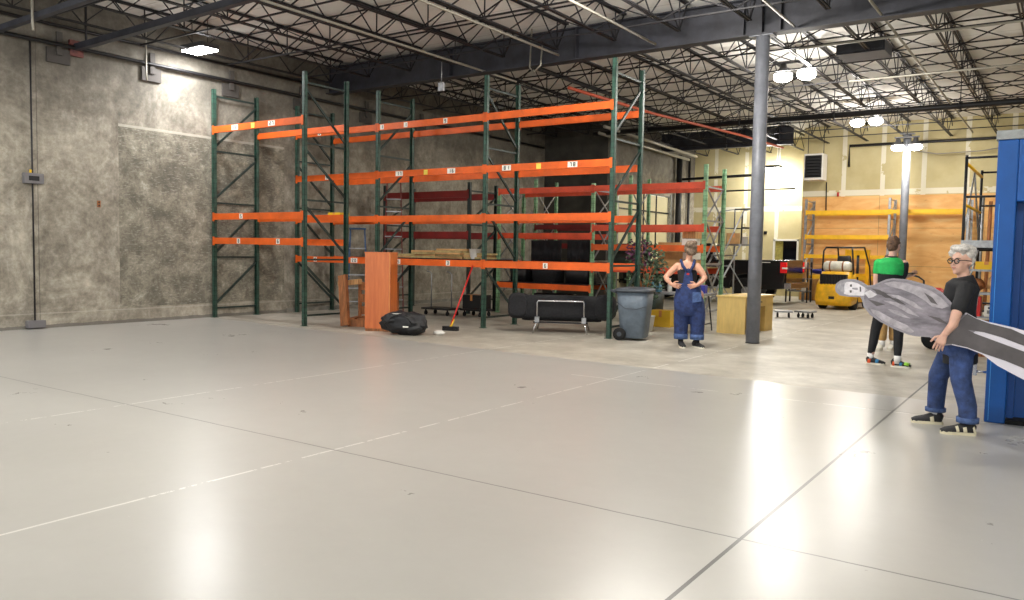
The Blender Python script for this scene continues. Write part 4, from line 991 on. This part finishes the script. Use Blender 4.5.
# work bench with goods behind the front woman
g = empty('goods_shelf', (-1.1, 14.6, 0)); tag(g, 'grey shelf of boxes and brown goods between the older woman and the booth', 'shelf')
for z in (.62, .98, 1.34):
    b = MB(); b.mm(-.28, .75, -.25, .25, z-.03, z); b.build('shelf_board', M['galvanised'], g)
for sx in (-.27, .74):
    for sy in (-.24, .24):
        b = MB(); b.mm(sx-.015, sx+.015, sy-.015, sy+.015, 0, 1.65); b.build('post', M['dark_steel'], g)
cbox(-1.13, 14.5, 0, .42, .4, .55, 0, 'rough_wood', 'brown carton on the floor beneath the goods shelf by the booth')
cbox(-1.2, 14.45, .62, .14, .3, .3, 0, 'red_paint', 'narrow red case on the goods shelf directly behind the older woman', 'case', 'red_case')
g = empty('printer', (-.98, 14.5, .62)); tag(g, 'white printer on the lower goods shelf beside the booth', 'printer')
b = MB(); b.mm(-.1, .2, -.2, .2, 0, .17); b.build('printer_body', M['paper_white'], g, bevel=.01)
b = MB(); b.mm(-.06, .16, -.23, -.2, .05, .1); b.build('paper_tray', M['soil_grey'], g)
b = MB(); b.mm(-.05, .1, -.203, -.2, .12, .15); b.build('panel', M['black_plastic'], g)
for k, (x, r_, m_) in enumerate(((-1.2, .1, 'rough_wood'), (-.93, .14, 'pale_wood'), (-.66, .1, 'rough_wood'))):
    b = MB(); b.ell((0, 0, r_*.9), (r_, r_*1.1, r_), 16, jit=.5, seed=k); b.tube([(-r_*.3, 0, r_*1.6), (0, 0, r_*2.0), (r_*.3, 0, r_*1.6)], .01); o = b.build('brown_bundle', M[m_]); o.location = (x, 14.5, 1.0)
    tag(o, ['left brown bundle on the middle goods shelf', 'larger pale brown bundle in the middle goods shelf row', 'right brown bundle on the middle goods shelf by the booth'][k], 'bundle')
for k, (x, m_) in enumerate(((-1.1, 'yellow_plastic'), (-.75, 'cardboard'))):
    cbox(x, 14.5, 1.341, .28, .3, .12+.06*k, .1, m_, ['yellow flat box on the top goods shelf', 'brown box on the top goods shelf by the booth'][k])
# tool cart with handle
g = empty('generator_cart', (-1.93, 15.2, 0), R_(0)); tag(g, 'hand-pushed machine with red engine and grey handle, between the two people at right', 'machine')
b = MB(); b.mm(-.12, .3, -.25, .25, .3, .72); b.build('machine_frame', M['dark_steel'], g, bevel=.01)
b = MB(); b.ell((.1, -.05, .88), (.13, .14, .13), 16, jit=.3); b.build('engine', M['red_paint'], g)
b = MB()
for k in range(5): b.lathe((.22, -.1, .74+k*.045), [(.07, 0), (.07, .018)], 12)
b.build('cooling_fins', M['galvanised'], g)
b = MB(); b.tube([(-.1, 0, .5), (-.12, 0, 1.12), (-.2, 0, 1.18), (-.4, 0, 1.24)], .016, 8); b.build('handle', M['black_plastic'], g)
for s in (-1, 1):
    b = MB(); b.lathe((.1, s*.3, .18), [(.08, -.03), (.18, -.035), (.18, .035), (.08, .03)], 18, 'Y'); b.build('wheel', M['rubber'], g)
b = MB(); b.cyl((.1, -.3, .18), (.1, .3, .18), .015, 8); b.mm(.08, .12, -.26, .26, .16, .32); b.build('axle', M['dark_steel'], g)
# ================================================================== people
def remeshed(b, name, m, parent, voxel=.012, smooth=4, extra=None):
    bmesh.ops.recalc_face_normals(b.bm, faces=b.bm.faces)
    me = bpy.data.meshes.new('tmp'); b.bm.to_mesh(me); b.bm.free(); o = bpy.data.objects.new('tmp', me); COL.objects.link(o)
    r = o.modifiers.new('r', 'REMESH'); r.mode = 'VOXEL'; r.voxel_size = voxel
    s = o.modifiers.new('s', 'SMOOTH'); s.iterations = smooth; s.factor = .5
    dg = bpy.context.evaluated_depsgraph_get(); dg.update()
    m2 = bpy.data.meshes.new_from_object(o.evaluated_get(dg)); bpy.data.objects.remove(o)
    if extra is not None:
        bmesh.ops.recalc_face_normals(extra.bm, faces=extra.bm.faces)
        t = bpy.data.meshes.new('t2'); extra.bm.to_mesh(t); extra.bm.free(); bm = bmesh.new(); bm.from_mesh(m2); bm.from_mesh(t); bm.to_mesh(m2); bm.free()
    m2.name = name; m2.materials.clear(); m2.materials.append(M[m])
    for p in m2.polygons: p.use_smooth = True
    x = bpy.data.objects.new(name, m2); COL.objects.link(x); x.parent = parent; return x
def limb(b, pts, n=14):
    b.tube([p[:3] for p in pts], [p[3] for p in pts], n)
    for p in (pts[0], pts[-1]): b.ell(p[:3], (p[3],)*3, 12)
def hand(b, wrist, d, nrm, thumb, curl=.5, L=.17):
    w = Vector(wrist); d = Vector(d).normalized(); nrm = Vector(nrm); nrm = (nrm-d*nrm.dot(d)).normalized(); s = d.cross(nrm).normalized()*thumb
    b.loft([(*(w-d*.02), .024, .02), (*(w+d*.02), .03, .017), (*(w+d*.06), .04, .016), (*(w+d*.09), .038, .013)], 14, side=s, p=3)
    for k, (off, ln, spread) in enumerate(((.03, .072, .10), (.01, .08, .02), (-.01, .075, -.05), (-.029, .058, -.14))):
        p = w+d*.085+s*off; dd = (d+s*spread).normalized(); pts = [p-dd*.01]; a = curl*(.5+.12*k)
        for j, fr in enumerate((.45, .3, .25)):
            dd = (dd*math.cos(a)+nrm*math.sin(a)).normalized(); p = p+dd*ln*fr; pts.append(p.copy()); a = curl*(.9-.1*j)
            nn = s.cross(dd); 
        b.tube(pts, [.0095, .009, .008, .006], 8)
    p = w+d*.03+s*.03; t1 = (d*.6+s*.8+nrm*.15).normalized(); t2 = (d*.9+s*.3+nrm*.4*curl).normalized()
    b.tube([p-t1*.01, p+t1*.035, p+t1*.035+t2*.03, p+t1*.035+t2*.05], [.013, .011, .0095, .007], 8)
def head(b, c, rz, k=1.0, tilt=0):
    R = Matrix.Rotation(rz, 3, 'Z') @ Matrix.Rotation(tilt, 3, 'X'); c = Vector(c)
    P = lambda x, y, z: c+R @ (Vector((x, y, z))*k)
    b.ell(P(0, .012, .03), (.074*k, .092*k, .088*k), 20, R)
    b.ell(P(0, -.022, -.035), (.058*k, .066*k, .078*k), 18, R)
    b.ell(P(0, -.07, -.09), (.024*k, .018*k, .018*k), 12, R)          # chin
    b.ell(P(0, -.092, -.018), (.012*k, .02*k, .016*k), 10, R)         # nose
    b.ell(P(0, -.084, .005), (.009*k, .014*k, .024*k), 10, R)
    b.ell(P(0, -.07, .028), (.052*k, .02*k, .01*k), 12, R)            # brow
    for s in (-1, 1):
        b.ell(P(s*.04, -.062, -.03), (.018*k, .016*k, .018*k), 10, R)  # cheeks
        b.ell(P(s*.075, .01, -.005), (.01*k, .018*k, .03*k), 10, R)    # ears
    b.ell(P(0, -.082, -.052), (.022*k, .01*k, .009*k), 10, R)
    return P, R
def face_parts(P, R, par, k=1.0, glasses=False):
    for s in (-1, 1):
        b = MB(); b.ell(P(s*.03, -.079, .004), (.013*k, .009*k, .008*k), 12, R); e = b.build('eye', M['eye'], par)
        b = MB(); b.ell(P(s*.03, -.087, .004), (.0055*k, .003*k, .0055*k), 10, R); b.build('iris', M['ink'], e)
        b = MB(); b.tube([P(s*.014, -.088, .026), P(s*.03, -.09, .031), P(s*.048, -.08, .026)], .003*k, 6); b.build('eyebrow', M['hair_messy'], par)
    b = MB(); b.ell(P(0, -.0915, -.0515), (.02*k, .004*k, .0045*k), 12, R); b.build('mouth', M['lip'], par)
    if glasses:
        b = MB()
        for s in (-1, 1):
            b.tube([P(s*.031+.022*math.cos(t), -.1, .004+.02*math.sin(t)) for t in [2*math.pi*i/16 for i in range(17)]], .0042*k, 6)
            b.tube([P(s*.058, -.1, .01), P(s*.078, -.06, .012), P(s*.082, .01, .006)], .0036*k, 6)
        b.tube([P(-.008, -.1, .008), P(.008, -.1, .008)], .0036*k, 6); b.build('glasses', M['ink'], par)
def hair(P, R, par, m, blobs, k=1.0):
    b = MB()
    for i, (x, y, z, a, c, d) in enumerate(blobs): b.ell(P(x, y, z), (a*k, c*k, d*k), 18, R, jit=.22, seed=i*3)
    return remeshed(b, 'hair', m, par, .007, 1)
def shoe(heel, toe, par, m, wid=.095, hh=.1, sole='shoe_sole', accents=()):
    h = Vector(heel); t = Vector(toe); d = (t-h); L = d.length; d.normalize(); s = d.cross(Vector((0, 0, 1))).normalized()
    b = MB(); q = lambda f, z: h+d*(L*f)+Vector((0, 0, z))
    b.loft([(*q(.02, .055), wid*.3, hh*.32), (*q(.12, .062), wid*.42, hh*.5), (*q(.35, .055), wid*.42, hh*.48), (*q(.6, .042), wid*.48, hh*.33), (*q(.85, .034), wid*.47, hh*.24), (*q(.98, .028), wid*.26, hh*.13)], 16, side=s, p=2.6)
    b.ell(q(.16, .085), (wid*.4, wid*.42, .04), 12)
    o = b.build('shoe', M[m], par)
    b = MB(); w = wid*.5
    poly = [(0, -w*.6), (.06, -w*.8), (.4, -w*.8), (.7, -w*1.05), (.93, -w*.7), (1.0, 0), (.93, w*.7), (.7, w*1.05), (.4, w*.8), (.06, w*.8), (0, w*.6)]
    b.prism([(x*L, y) for x, y in poly], h, d, s, (0, 0, 1), .026); b.build('sole', M[sole], o)
    for f0, f1, mm in accents:
        b = MB(); b.loft([(*q(f0, .05), wid*.49, hh*.46*(1-f0*.5)), (*q(f1, .045), wid*.5, hh*.44*(1-f1*.5))], 14, side=s, p=2.6); b.build('shoe_panel', M[mm], o)
    return o
def fold_cuff(p, r, par, m, hgt=.07):
    b = MB(); b.lathe(p, [(r*.9, 0), (r*1.04, 0), (r*1.06, hgt), (r*.92, hgt)], 20); b.build('cuff', M[m], par)
def person(px, py, label):
    # frame whose x runs across the line of sight and y away from the camera
    d = fwd+cr*((px-512)/FPX)+cu*((300-py)/FPX); t = -CH/d.z; p = Vector((0, 0, CH))+d*t
    o = empty('person', (p.x, p.y, 0), math.atan2(-p.x, p.y)); tag(o, label, 'person'); return o

# --- person in dungarees seen from behind
g = person(689, 347.5, 'person in blue denim dungarees and black top seen from behind, hands on hips')
b = MB()
b.loft([(-.04, 0, .80, .15, .11), (-.045, 0, .93, .155, .115), (-.055, 0, 1.02, .13, .10), (-.06, 0, 1.15, .145, .105), (-.065, .0, 1.27, .165, .10), (-.065, .0, 1.335, .15, .085), (-.06, .0, 1.385, .075, .065)], 22)
limb(b, [(-.055, .0, 1.34, .056), (-.045, .0, 1.42, .052), (-.035, .01, 1.5, .05)])
P, Rm = head(b, (-.03, .02, 1.572), R_(200), 1.0, R_(8))
limb(b, [(-.22, 0, 1.31, .055), (-.31, -.02, 1.22, .05), (-.395, -.03, 1.13, .043)]); limb(b, [(-.395, -.03, 1.13, .043), (-.37, -.1, 1.08, .04), (-.305, -.13, 1.015, .028)])
limb(b, [(.09, 0, 1.31, .055), (.16, -.02, 1.22, .05), (.215, -.04, 1.13, .043)]); limb(b, [(.215, -.04, 1.13, .043), (.17, -.1, 1.07, .04), (.10, -.14, 1.015, .028)])
for x, y in ((-.135, .03), (.12, 0)):
    limb(b, [(x, y, .85, .09), (x, y, .5, .065), (x, y, .3, .052), (x, y, .09, .04)])
ex = MB(); hand(ex, (-.305, -.13, 1.015), (1, -.05, -.25), (0, 1, 0), 1, .25); hand(ex, (.10, -.14, 1.015), (-1, -.05, -.25), (0, 1, 0), -1, .25)
remeshed(b, 'body', 'skin', g, .012, 4, ex)
hair(P, Rm, g, 'hair_messy', [(0, .03, .045, .098, .105, .098), (0, .065, -.03, .09, .06, .08), (.03, .1, .06, .06, .055, .055), (-.05, .06, .1, .05, .06, .04), (.06, .03, .0, .045, .06, .06)])
b = MB(); b.loft([(-.045, 0, .95, .16, .122), (-.055, 0, 1.02, .138, .108), (-.06, 0, 1.15, .152, .113), (-.065, 0, 1.24, .162, .108), (-.065, 0, 1.275, .12, .1)], 22)
for s in (-.17, .04): b.tube([(s*.9-.012, -.07, 1.24), (s*.75-.02, -.02, 1.37), (s*.9-.012, .08, 1.25)], .017, 8)
remeshed(b, 'tank_top', 'jersey_black', g, .011, 2)
b = MB()     # baggy dungarees
b.loft([(-.03, 0, .52, .19, .14), (-.03, 0, .62, .225, .165), (-.03, 0, .78, .235, .17), (-.035, 0, .9, .205, .15), (-.045, 0, 1.02, .175, .13), (-.045, 0, 1.035, .172, .128)], 24, p=2.3)
for x, y, w_ in ((-.135, .03, .0), (.12, 0, 0)):
    b.loft([(x, y, .15, .098, .1), (x, y, .22, .105, .108), (x*1.02, y, .36, .115, .12), (x*.95, y, .55, .13, .14), (x*.8, y, .75, .12, .14)], 20, p=2.3)
du = remeshed(b, 'dungarees', 'denim', g, .013, 3)
for x, y in ((-.135, .03), (.12, 0)): fold_cuff((x, y, .135), .106, du, 'denim_light', .085)
b = MB(); b.prism([(-.13, 1.0), (.04, 1.0), (.015, 1.2), (-.045, 1.28), (-.105, 1.2)], (0, -.123, 0), (1, 0, 0), (0, 0, 1), (0, -1, 0), .012); b.build('back_bib', M['denim'], du)
for s in (-1, 1):
    b = MB(); b.tube([(-.045+s*.02, -.13, 1.22), (-.055+s*.08, -.112, 1.31), (-.06+s*.105, -.03, 1.40), (-.06+s*.1, .08, 1.33), (-.06+s*.08, .125, 1.2)], [.022, .024, .022, .022, .02], 8); b.build('shoulder_strap', M['denim'], du)
b = MB(); b.mm(-.07, -.03, -.139, -.135, 1.17, 1.2); b.build('patch', M['red_paint'], du)
b = MB(); b.prism([(.03, .73), (.17, .76), (.165, .9), (.03, .9)], (0, -.172, 0), (1, 0, 0), (0, 0, 1), (0, 1, 0), .02); b.build('back_pocket', M['denim_light'], du)
for x, y, tx in ((-.135, .03, -.12), (.12, 0, .0)):
    b = MB(); b.tube([(x, y, .05), (x, y, .17)], .044, 12); b.build('sock', M['sock_black'], g)
shoe((-.14, .05, 0), (-.08, -.17, 0), g, 'shoe_dark'); shoe((.06, .07, 0), (.23, -.12, 0), g, 'shoe_dark')

# --- person in green and black jersey
g = person(887, 366, 'person in green and black shirt, black leggings and bright trainers, seen from behind')
b = MB()
b.loft([(-.02, 0, .84, .15, .105), (-.02, 0, .97, .15, .105), (-.015, 0, 1.1, .13, .10), (-.01, 0, 1.3, .165, .11), (-.005, 0, 1.43, .175, .10), (0, 0, 1.5, .08, .07)], 22)
limb(b, [(0, 0, 1.46, .058), (.02, .0, 1.6, .053)])
P, Rm = head(b, (.025, .015, 1.665), R_(150), 1.0)
limb(b, [(-.165, 0, 1.42, .055), (-.18, 0, 1.25, .047), (-.185, .01, 1.12, .038)]); limb(b, [(-.185, .01, 1.12, .038), (-.16, .08, 1.0, .035), (-.13, .18, .94, .026)])
limb(b, [(.155, 0, 1.42, .055), (.15, .0, 1.28, .047), (.10, .0, 1.19, .04)]); limb(b, [(.10, .0, 1.19, .04), (.14, .08, 1.2, .035), (.195, .13, 1.245, .026)])
LG = [(-.08, 0, .86), (-.165, .06, .5), (-.215, .1, .1)]; RG = [(.06, 0, .86), (.125, -.03, .5), (.125, -.06, .1)]
for q in (LG, RG): limb(b, [(*q[0], .088), (*q[1], .058), (*[(u+v)/2 for u, v in zip(q[1], q[2])], .052), (*q[2], .038)])
ex = MB(); hand(ex, (-.13, .18, .94), (.1, .5, -.8), (1, 0, 0), 1, .6); hand(ex, (.195, .13, 1.245), (.7, .4, .25), (0, -.2, 1), 1, .7)
remeshed(b, 'body', 'pale_skin', g, .012, 4, ex)
hair(P, Rm, g, 'hair_brown', [(0, .02, .05, .083, .09, .083), (0, .055, .0, .078, .058, .085)])
def jersey(z0, z1):
    pass
b = MB(); b.loft([(-.02, 0, .78, .165, .125), (-.02, 0, .97, .165, .12), (-.015, 0, 1.1, .15, .118), (-.01, 0, 1.25, .172, .122), (-.01, 0, 1.29, .178, .124)], 22)
limb(b, [(.155, 0, 1.40, .064), (.152, 0, 1.28, .058), (.12, 0, 1.21, .054)])
remeshed(b, 'shirt_body', 'jersey_black', g, .012, 2)
b = MB(); b.loft([(-.01, 0, 1.265, .180, .127), (-.005, 0, 1.36, .187, .122), (-.005, 0, 1.43, .185, .112), (0, 0, 1.475, .135, .092), (0, 0, 1.5, .09, .08)], 24)
limb(b, [(-.165, 0, 1.42, .063), (-.178, 0, 1.3, .057)])
remeshed(b, 'shirt_yoke', 'jersey_green', g, .012, 2)
b = MB(); b.lathe((.005, 0, 1.485), [(.07, 0), (.068, .035), (.058, .035), (.06, 0)], 18); b.build('collar', M['jersey_black'], g)
b = MB()
b.loft([(-.01, 0, .78, .155, .115), (-.015, 0, .86, .16, .115), (-.02, 0, .93, .155, .112)], 20)
for q in (LG, RG): limb(b, [(*q[0], .098), (*q[1], .067), (*[(u+v)/2 for u, v in zip(q[1], q[2])], .06), (q[2][0], q[2][1], .15, .046)])
remeshed(b, 'leggings', 'jersey_black', g, .012, 2)
for q in (LG, RG):
    b = MB(); b.tube([(q[2][0], q[2][1], .05), (q[2][0], q[2][1], .16)], .047, 12); b.build('sock', M['sock_white'], g)
shoe((-.27, .1, 0), (-.02, .06, 0), g, 'shoe_dark', accents=[(.1, .25, 'shoe_orange'), (.5, .66, 'shoe_blue')])
shoe((.05, -.03, 0), (.3, -.1, 0), g, 'shoe_dark', accents=[(.1, .22, 'shoe_orange'), (.45, .58, 'shoe_blue'), (.68, .9, 'shoe_lime')])
ph = MB(); ph.box((0, 0, 0), (.075, .15, .01), Matrix.Rotation(.4, 3, 'Z')); ph = ph.build('phone', M['black_plastic'], None, bevel=.003)
ph.matrix_world = g.matrix_basis.copy() @ Matrix.Translation((.265, .175, 1.29)); tag(ph, 'dark phone held by the person in the green and black shirt', 'phone')

# --- person in khaki trousers, mostly hidden
g = person(884.5, 350, 'person in khaki trousers mostly hidden behind the person in green')
b = MB()
b.loft([(0, 0, .74, .13, .1), (0, 0, .86, .125, .095), (0, 0, 1.12, .135, .10), (0, 0, 1.22, .145, .09), (0, 0, 1.28, .07, .06)], 20)
limb(b, [(0, 0, 1.24, .048), (0, 0, 1.37, .045)]); P, Rm = head(b, (0, .01, 1.43), R_(180), .92)
for s in (-1, 1): limb(b, [(s*.14, 0, 1.2, .048), (s*.16, .02, .98, .04)]); limb(b, [(s*.16, .02, .98, .036), (s*.13, .1, .8, .026)])
for x, y in ((-.04, 0), (.12, .1)): limb(b, [(x*.8, y, .75, .075), (x, y, .42, .055), (x, y, .08, .038)])
ex = MB(); hand(ex, (-.13, .1, .8), (0, .2, -1), (1, 0, 0), 1, .4); hand(ex, (.13, .1, .8), (0, .2, -1), (-1, 0, 0), -1, .4)
remeshed(b, 'body', 'pale_skin', g, .013, 3, ex)
hair(P, Rm, g, 'hair_brown', [(0, .02, .05, .083, .09, .083), (0, .055, .0, .078, .058, .085)], .92)
b = MB(); b.loft([(0, 0, .72, .145, .115), (0, 0, .9, .14, .11), (0, 0, 1.12, .15, .112), (0, 0, 1.22, .16, .1), (0, 0, 1.275, .085, .075)], 20)
for s in (-1, 1): limb(b, [(s*.14, 0, 1.19, .057), (s*.155, .01, 1.05, .052)])
remeshed(b, 'shirt', 'soil_grey', g, .012, 2)
b = MB(); b.loft([(0, 0, .68, .14, .11), (0, 0, .76, .135, .105), (0, 0, .8, .13, .1)], 20)
for x, y in ((-.04, 0), (.12, .1)): limb(b, [(x*.8, y, .72, .09), (x, y, .42, .075), (x, y, .2, .068)])
remeshed(b, 'trousers', 'khaki', g, .012, 2)
for x, y in ((-.04, 0), (.12, .1)):
    b = MB(); b.tube([(x, y, .05), (x, y, .16)], .046, 12); b.build('sock', M['sock_white'], g)
    shoe((x-.02, y+.08, 0), (x-.05, y-.16, 0), g, 'shoe_sole')

# --- person with grey hair carrying the cut-out
g = person(945, 431, 'person with short grey hair, round glasses and black shirt carrying the cut-out figure')
S_ = 115.5
def cx(px, py, k=S_): return ((px-952)/k, 1.5-(py-258.6)/k)
b = MB()
b.loft([(.08, .02, .78, .12, .11), (.075, .01, .92, .125, .12), (.07, .0, 1.05, .12, .115), (.075, .0, 1.18, .125, .115), (.085, .0, 1.27, .125, .10), (.09, 0, 1.325, .07, .065)], 22)
limb(b, [(.09, .0, 1.3, .052), (.075, 0, 1.4, .048)])
P, Rm = head(b, (.062, .0, 1.475), R_(-38), 1.02)
limb(b, [(.10, -.11, 1.245, .05), (.075, -.2, 1.13, .05), (.04, -.27, 1.045, .043)]); limb(b, [(.04, -.27, 1.045, .043), (.02, -.28, .95, .039), (-.04, -.265, .862, .027)])
limb(b, [(.06, .14, 1.25, .055), (.0, .12, 1.08, .047), (-.06, .03, .98, .038)]); limb(b, [(-.06, .03, .98, .038), (-.14, -.03, .93, .034), (-.2, -.08, .9, .026)])
FL = [(.04, .1, .8), (-.075, .22, .45), (-.085, .3, .1)]; FR = [(.09, -.02, .8), (.10, -.08, .47), (.165, -.06, .1)]
for q in (FL, FR): limb(b, [(*q[0], .09), (*q[1], .06), (*[(u+v)/2 for u, v in zip(q[1], q[2])], .055), (*q[2], .04)])
ex = MB(); hand(ex, (-.04, -.265, .862), (-.35, -.02, -.9), (.2, 1, 0), -1, .42, .17); hand(ex, (-.2, -.08, .9), (-.8, -.12, -.1), (0, -1, 0), 1, .1)
remeshed(b, 'body', 'pale_skin', g, .0095, 4, ex)
face_parts(P, Rm, g, 1.02, True)
hair(P, Rm, g, 'hair_grey', [(0, .03, .062, .086, .096, .07), (0, .05, .02, .08, .055, .07), (.03, -.04, .105, .06, .055, .03), (-.03, -.03, .112, .05, .05, .032), (0, .02, .12, .07, .07, .03), (.05, .04, .1, .045, .05, .035), (-.062, -.02, .07, .03, .05, .04)], 1.02)
b = MB()
b.loft([(.09, .03, .60, .135, .125), (.08, .02, .78, .135, .13), (.07, .01, .92, .135, .13), (.06, .0, 1.05, .13, .125), (.065, .0, 1.18, .133, .125), (.08, .0, 1.27, .132, .11), (.09, 0, 1.33, .085, .08), (.085, 0, 1.35, .07, .07)], 24, p=2.2)
limb(b, [(.06, -.05, 1.26, .07), (.105, -.11, 1.25, .074), (.08, -.19, 1.15, .066), (.055, -.24, 1.085, .064)])
limb(b, [(.06, .13, 1.245, .066), (.02, .13, 1.12, .06)])
remeshed(b, 'shirt', 'jersey_black', g, .011, 2)
b = MB(); b.loft([(.06, .02, .66, .15, .14), (.08, .02, .78, .155, .145), (.09, .01, .86, .155, .135)], 20)
for q, cu_ in ((FL, .09), (FR, .09)): b.loft([(q[2][0], q[2][1], .13, .07, .08), (q[2][0]*.97, q[2][1], .24, .074, .084), (*q[1], .082, .092), (q[0][0], q[0][1], .74, .105, .11)], 20)
jn_ = remeshed(b, 'jeans', 'blue_jeans', g, .012, 3)
fold_cuff((FR[2][0], FR[2][1], .105), .084, jn_, 'denim_light', .045); fold_cuff((FL[2][0], FL[2][1], .115), .082, jn_, 'denim_light', .035)
for q in (FL, FR):
    b = MB(); b.tube([(q[2][0], q[2][1], .05), (q[2][0], q[2][1], .15)], .045, 12); b.build('sock', M['sock_white'], g)
shoe((-.02, .3, 0), (-.28, .26, 0), g, 'shoe_dark', .1, .1, 'shoe_cream', [(.3, .42, 'shoe_cream')])
shoe((.23, -.06, 0), (-.04, -.12, 0), g, 'shoe_dark', .1, .1, 'shoe_cream', [(.28, .38, 'shoe_cream'), (.5, .58, 'shoe_cream'), (.04, .1, 'shoe_cream')])
front = g
# --- cut-out figure (flat printed board with its own thickness)
KC = 118.0
def cut(poly): return [((x-952)/KC, 1.5-(y-258.6)/KC) for x, y in poly]
c_ = person(952, 431, ''); c_.name = 'cutout_figure'; tag(c_, 'life-size flat grey cut-out of a man in a jacket, held sideways by the grey-haired person', 'cut-out')
YP = -.215
def layer(name, poly, m, off, t=.0015, par=c_):
    b = MB(); b.prism(cut(poly), (0, YP-off, 0), (1, 0, 0), (0, 0, 1), (0, -1, 0), t); return b.build(name, M[m], par)
outline = [(837, 291.5), (838, 287), (842, 283.5), (848, 281.8), (856, 281.8), (863, 284.3), (868.5, 288), (875, 287), (881, 283.5), (886, 281), (892, 279.8), (904, 280.3), (912, 282), (920, 284.3), (929, 287), (936.5, 292), (942, 298), (948, 304.5), (958, 311), (968, 316.5), (978.8, 319.7), (1000, 324), (1024, 331), (1044, 334), (1066, 332), (1072, 340), (1068, 352), (1050, 362), (1034, 372), (1022, 378), (1018, 377.5), (1004, 370.5), (988, 362), (975, 352), (962, 347), (948, 344.5), (940, 346), (928, 338), (916, 338), (909.5, 337), (895, 331.7), (882, 325), (872, 318.3), (865.5, 310), (864, 303.7), (862, 300.4), (851, 300.5), (842, 299.3), (838, 296)]
bd = layer('board', outline, 'board_white', 0, .006)
layer('border_print', [p for p in outline if p[0] < 950]+[], 'print_border', .0062)
layer('jacket_print', [(866, 290.5), (873, 289), (882, 284.5), (892, 281.2), (904, 281.8), (920, 286), (931, 290), (938, 296), (946, 305), (956, 312), (966, 318), (972, 326), (966, 331), (956, 336), (946, 342), (938, 342), (928, 336.3), (916, 336.4), (909, 335.4), (895, 330), (883, 323.5), (874, 317), (867.5, 309.5), (865.8, 302)], 'print_jacket', .0078)
layer('sleeve_print', [(884, 285), (893, 283), (905, 284.5), (918, 288), (928, 291.5), (937, 298), (944, 306), (938, 308.6), (929, 307), (922, 301), (912, 295), (900, 290.5), (889, 288)], 'print_jacket_light', .0094)
layer('lower_sleeve_print', [(872, 312), (880, 314), (893, 321), (907, 327), (914, 333), (911, 335.2), (896, 329.6), (884, 323.6), (875, 317)], 'print_jacket_light', .0094)
for pl in ([(886, 296), (898, 297), (912, 303), (922, 311), (914, 309), (902, 302), (890, 299)], [(884, 303), (896, 304), (908, 310), (918, 318), (908, 315), (896, 308)], [(888, 311), (898, 313), (910, 320), (903, 319), (893, 315)]):
    layer('fold_print', pl, 'print_jacket_light', .0096)
for pl in ([(876, 294), (884, 294), (897, 300), (906, 307), (899, 305), (888, 299), (878, 296.5)], [(921, 293), (929, 298), (934, 305), (928, 303)], [(925, 316), (936, 318), (946, 325), (936, 322)]):
    layer('crease_print', pl, 'print_trouser', .0096)
layer('face_print', [(841, 291), (842.5, 287.5), (847, 285), (853, 284.6), (859, 286), (864, 289), (868, 291.5), (871, 294), (868, 298), (864, 299), (859, 298.8), (852, 299), (846, 297.6), (842, 295)], 'print_face', .0078)
layer('hair_print', [(839, 291), (840.5, 286.5), (845, 283.6), (849, 283.4), (846.5, 287), (846, 291), (846.5, 295), (846, 298), (841.5, 296)], 'print_hair', .0092)
layer('collar_print', [(866, 296), (871, 292.5), (878, 297), (874, 300), (870, 301)], 'print_face', .0098)
layer('lapel_print', [(872, 291), (880, 292), (893, 300), (886, 300)], 'print_trouser', .0099)
layer('lapel_print', [(869, 302), (875, 303.5), (886, 307), (878, 309)], 'print_trouser', .0099)
layer('eye_print', [(851.5, 287.6), (853.5, 287.2), (853.7, 289.8), (851.8, 290)], 'print_trouser', .0092); layer('eye_print', [(851.5, 293.6), (853.5, 293.4), (853.6, 296), (851.8, 296.2)], 'print_trouser', .0092)
layer('nose_print', [(854, 291), (859, 290.6), (859.6, 292.8), (857.5, 293.2), (854, 292.2)], 'print_hair', .0092); layer('mouth_print', [(861, 289.6), (862.3, 289.4), (862.8, 294.6), (861.4, 294.8)], 'print_trouser', .0092)
layer('trouser_print', [(960, 312.5), (968, 317), (978.8, 321), (998, 325.5), (1012, 332), (1030, 338), (1046, 340), (1046, 350), (1030, 347), (1024, 345.8), (1006, 340), (990, 334), (975, 330), (961, 328.5), (968, 332), (985, 338), (1005, 345), (1016, 349), (1024, 352.5), (1022, 357), (1016, 366), (1008, 362), (994, 356.5), (976, 351), (962, 346), (948, 343.3), (941, 344), (938, 341), (948, 328)], 'print_trouser', .0085)
layer('shoe_print', [(1016, 351), (1024, 354), (1024, 362), (1021, 372), (1017, 372.5), (1014, 368), (1016.5, 361)], 'print_shoe', .0098)
layer('shoe_print', [(1044, 339), (1060, 337), (1066, 341), (1060, 347), (1046, 350)], 'print_shoe', .0098)
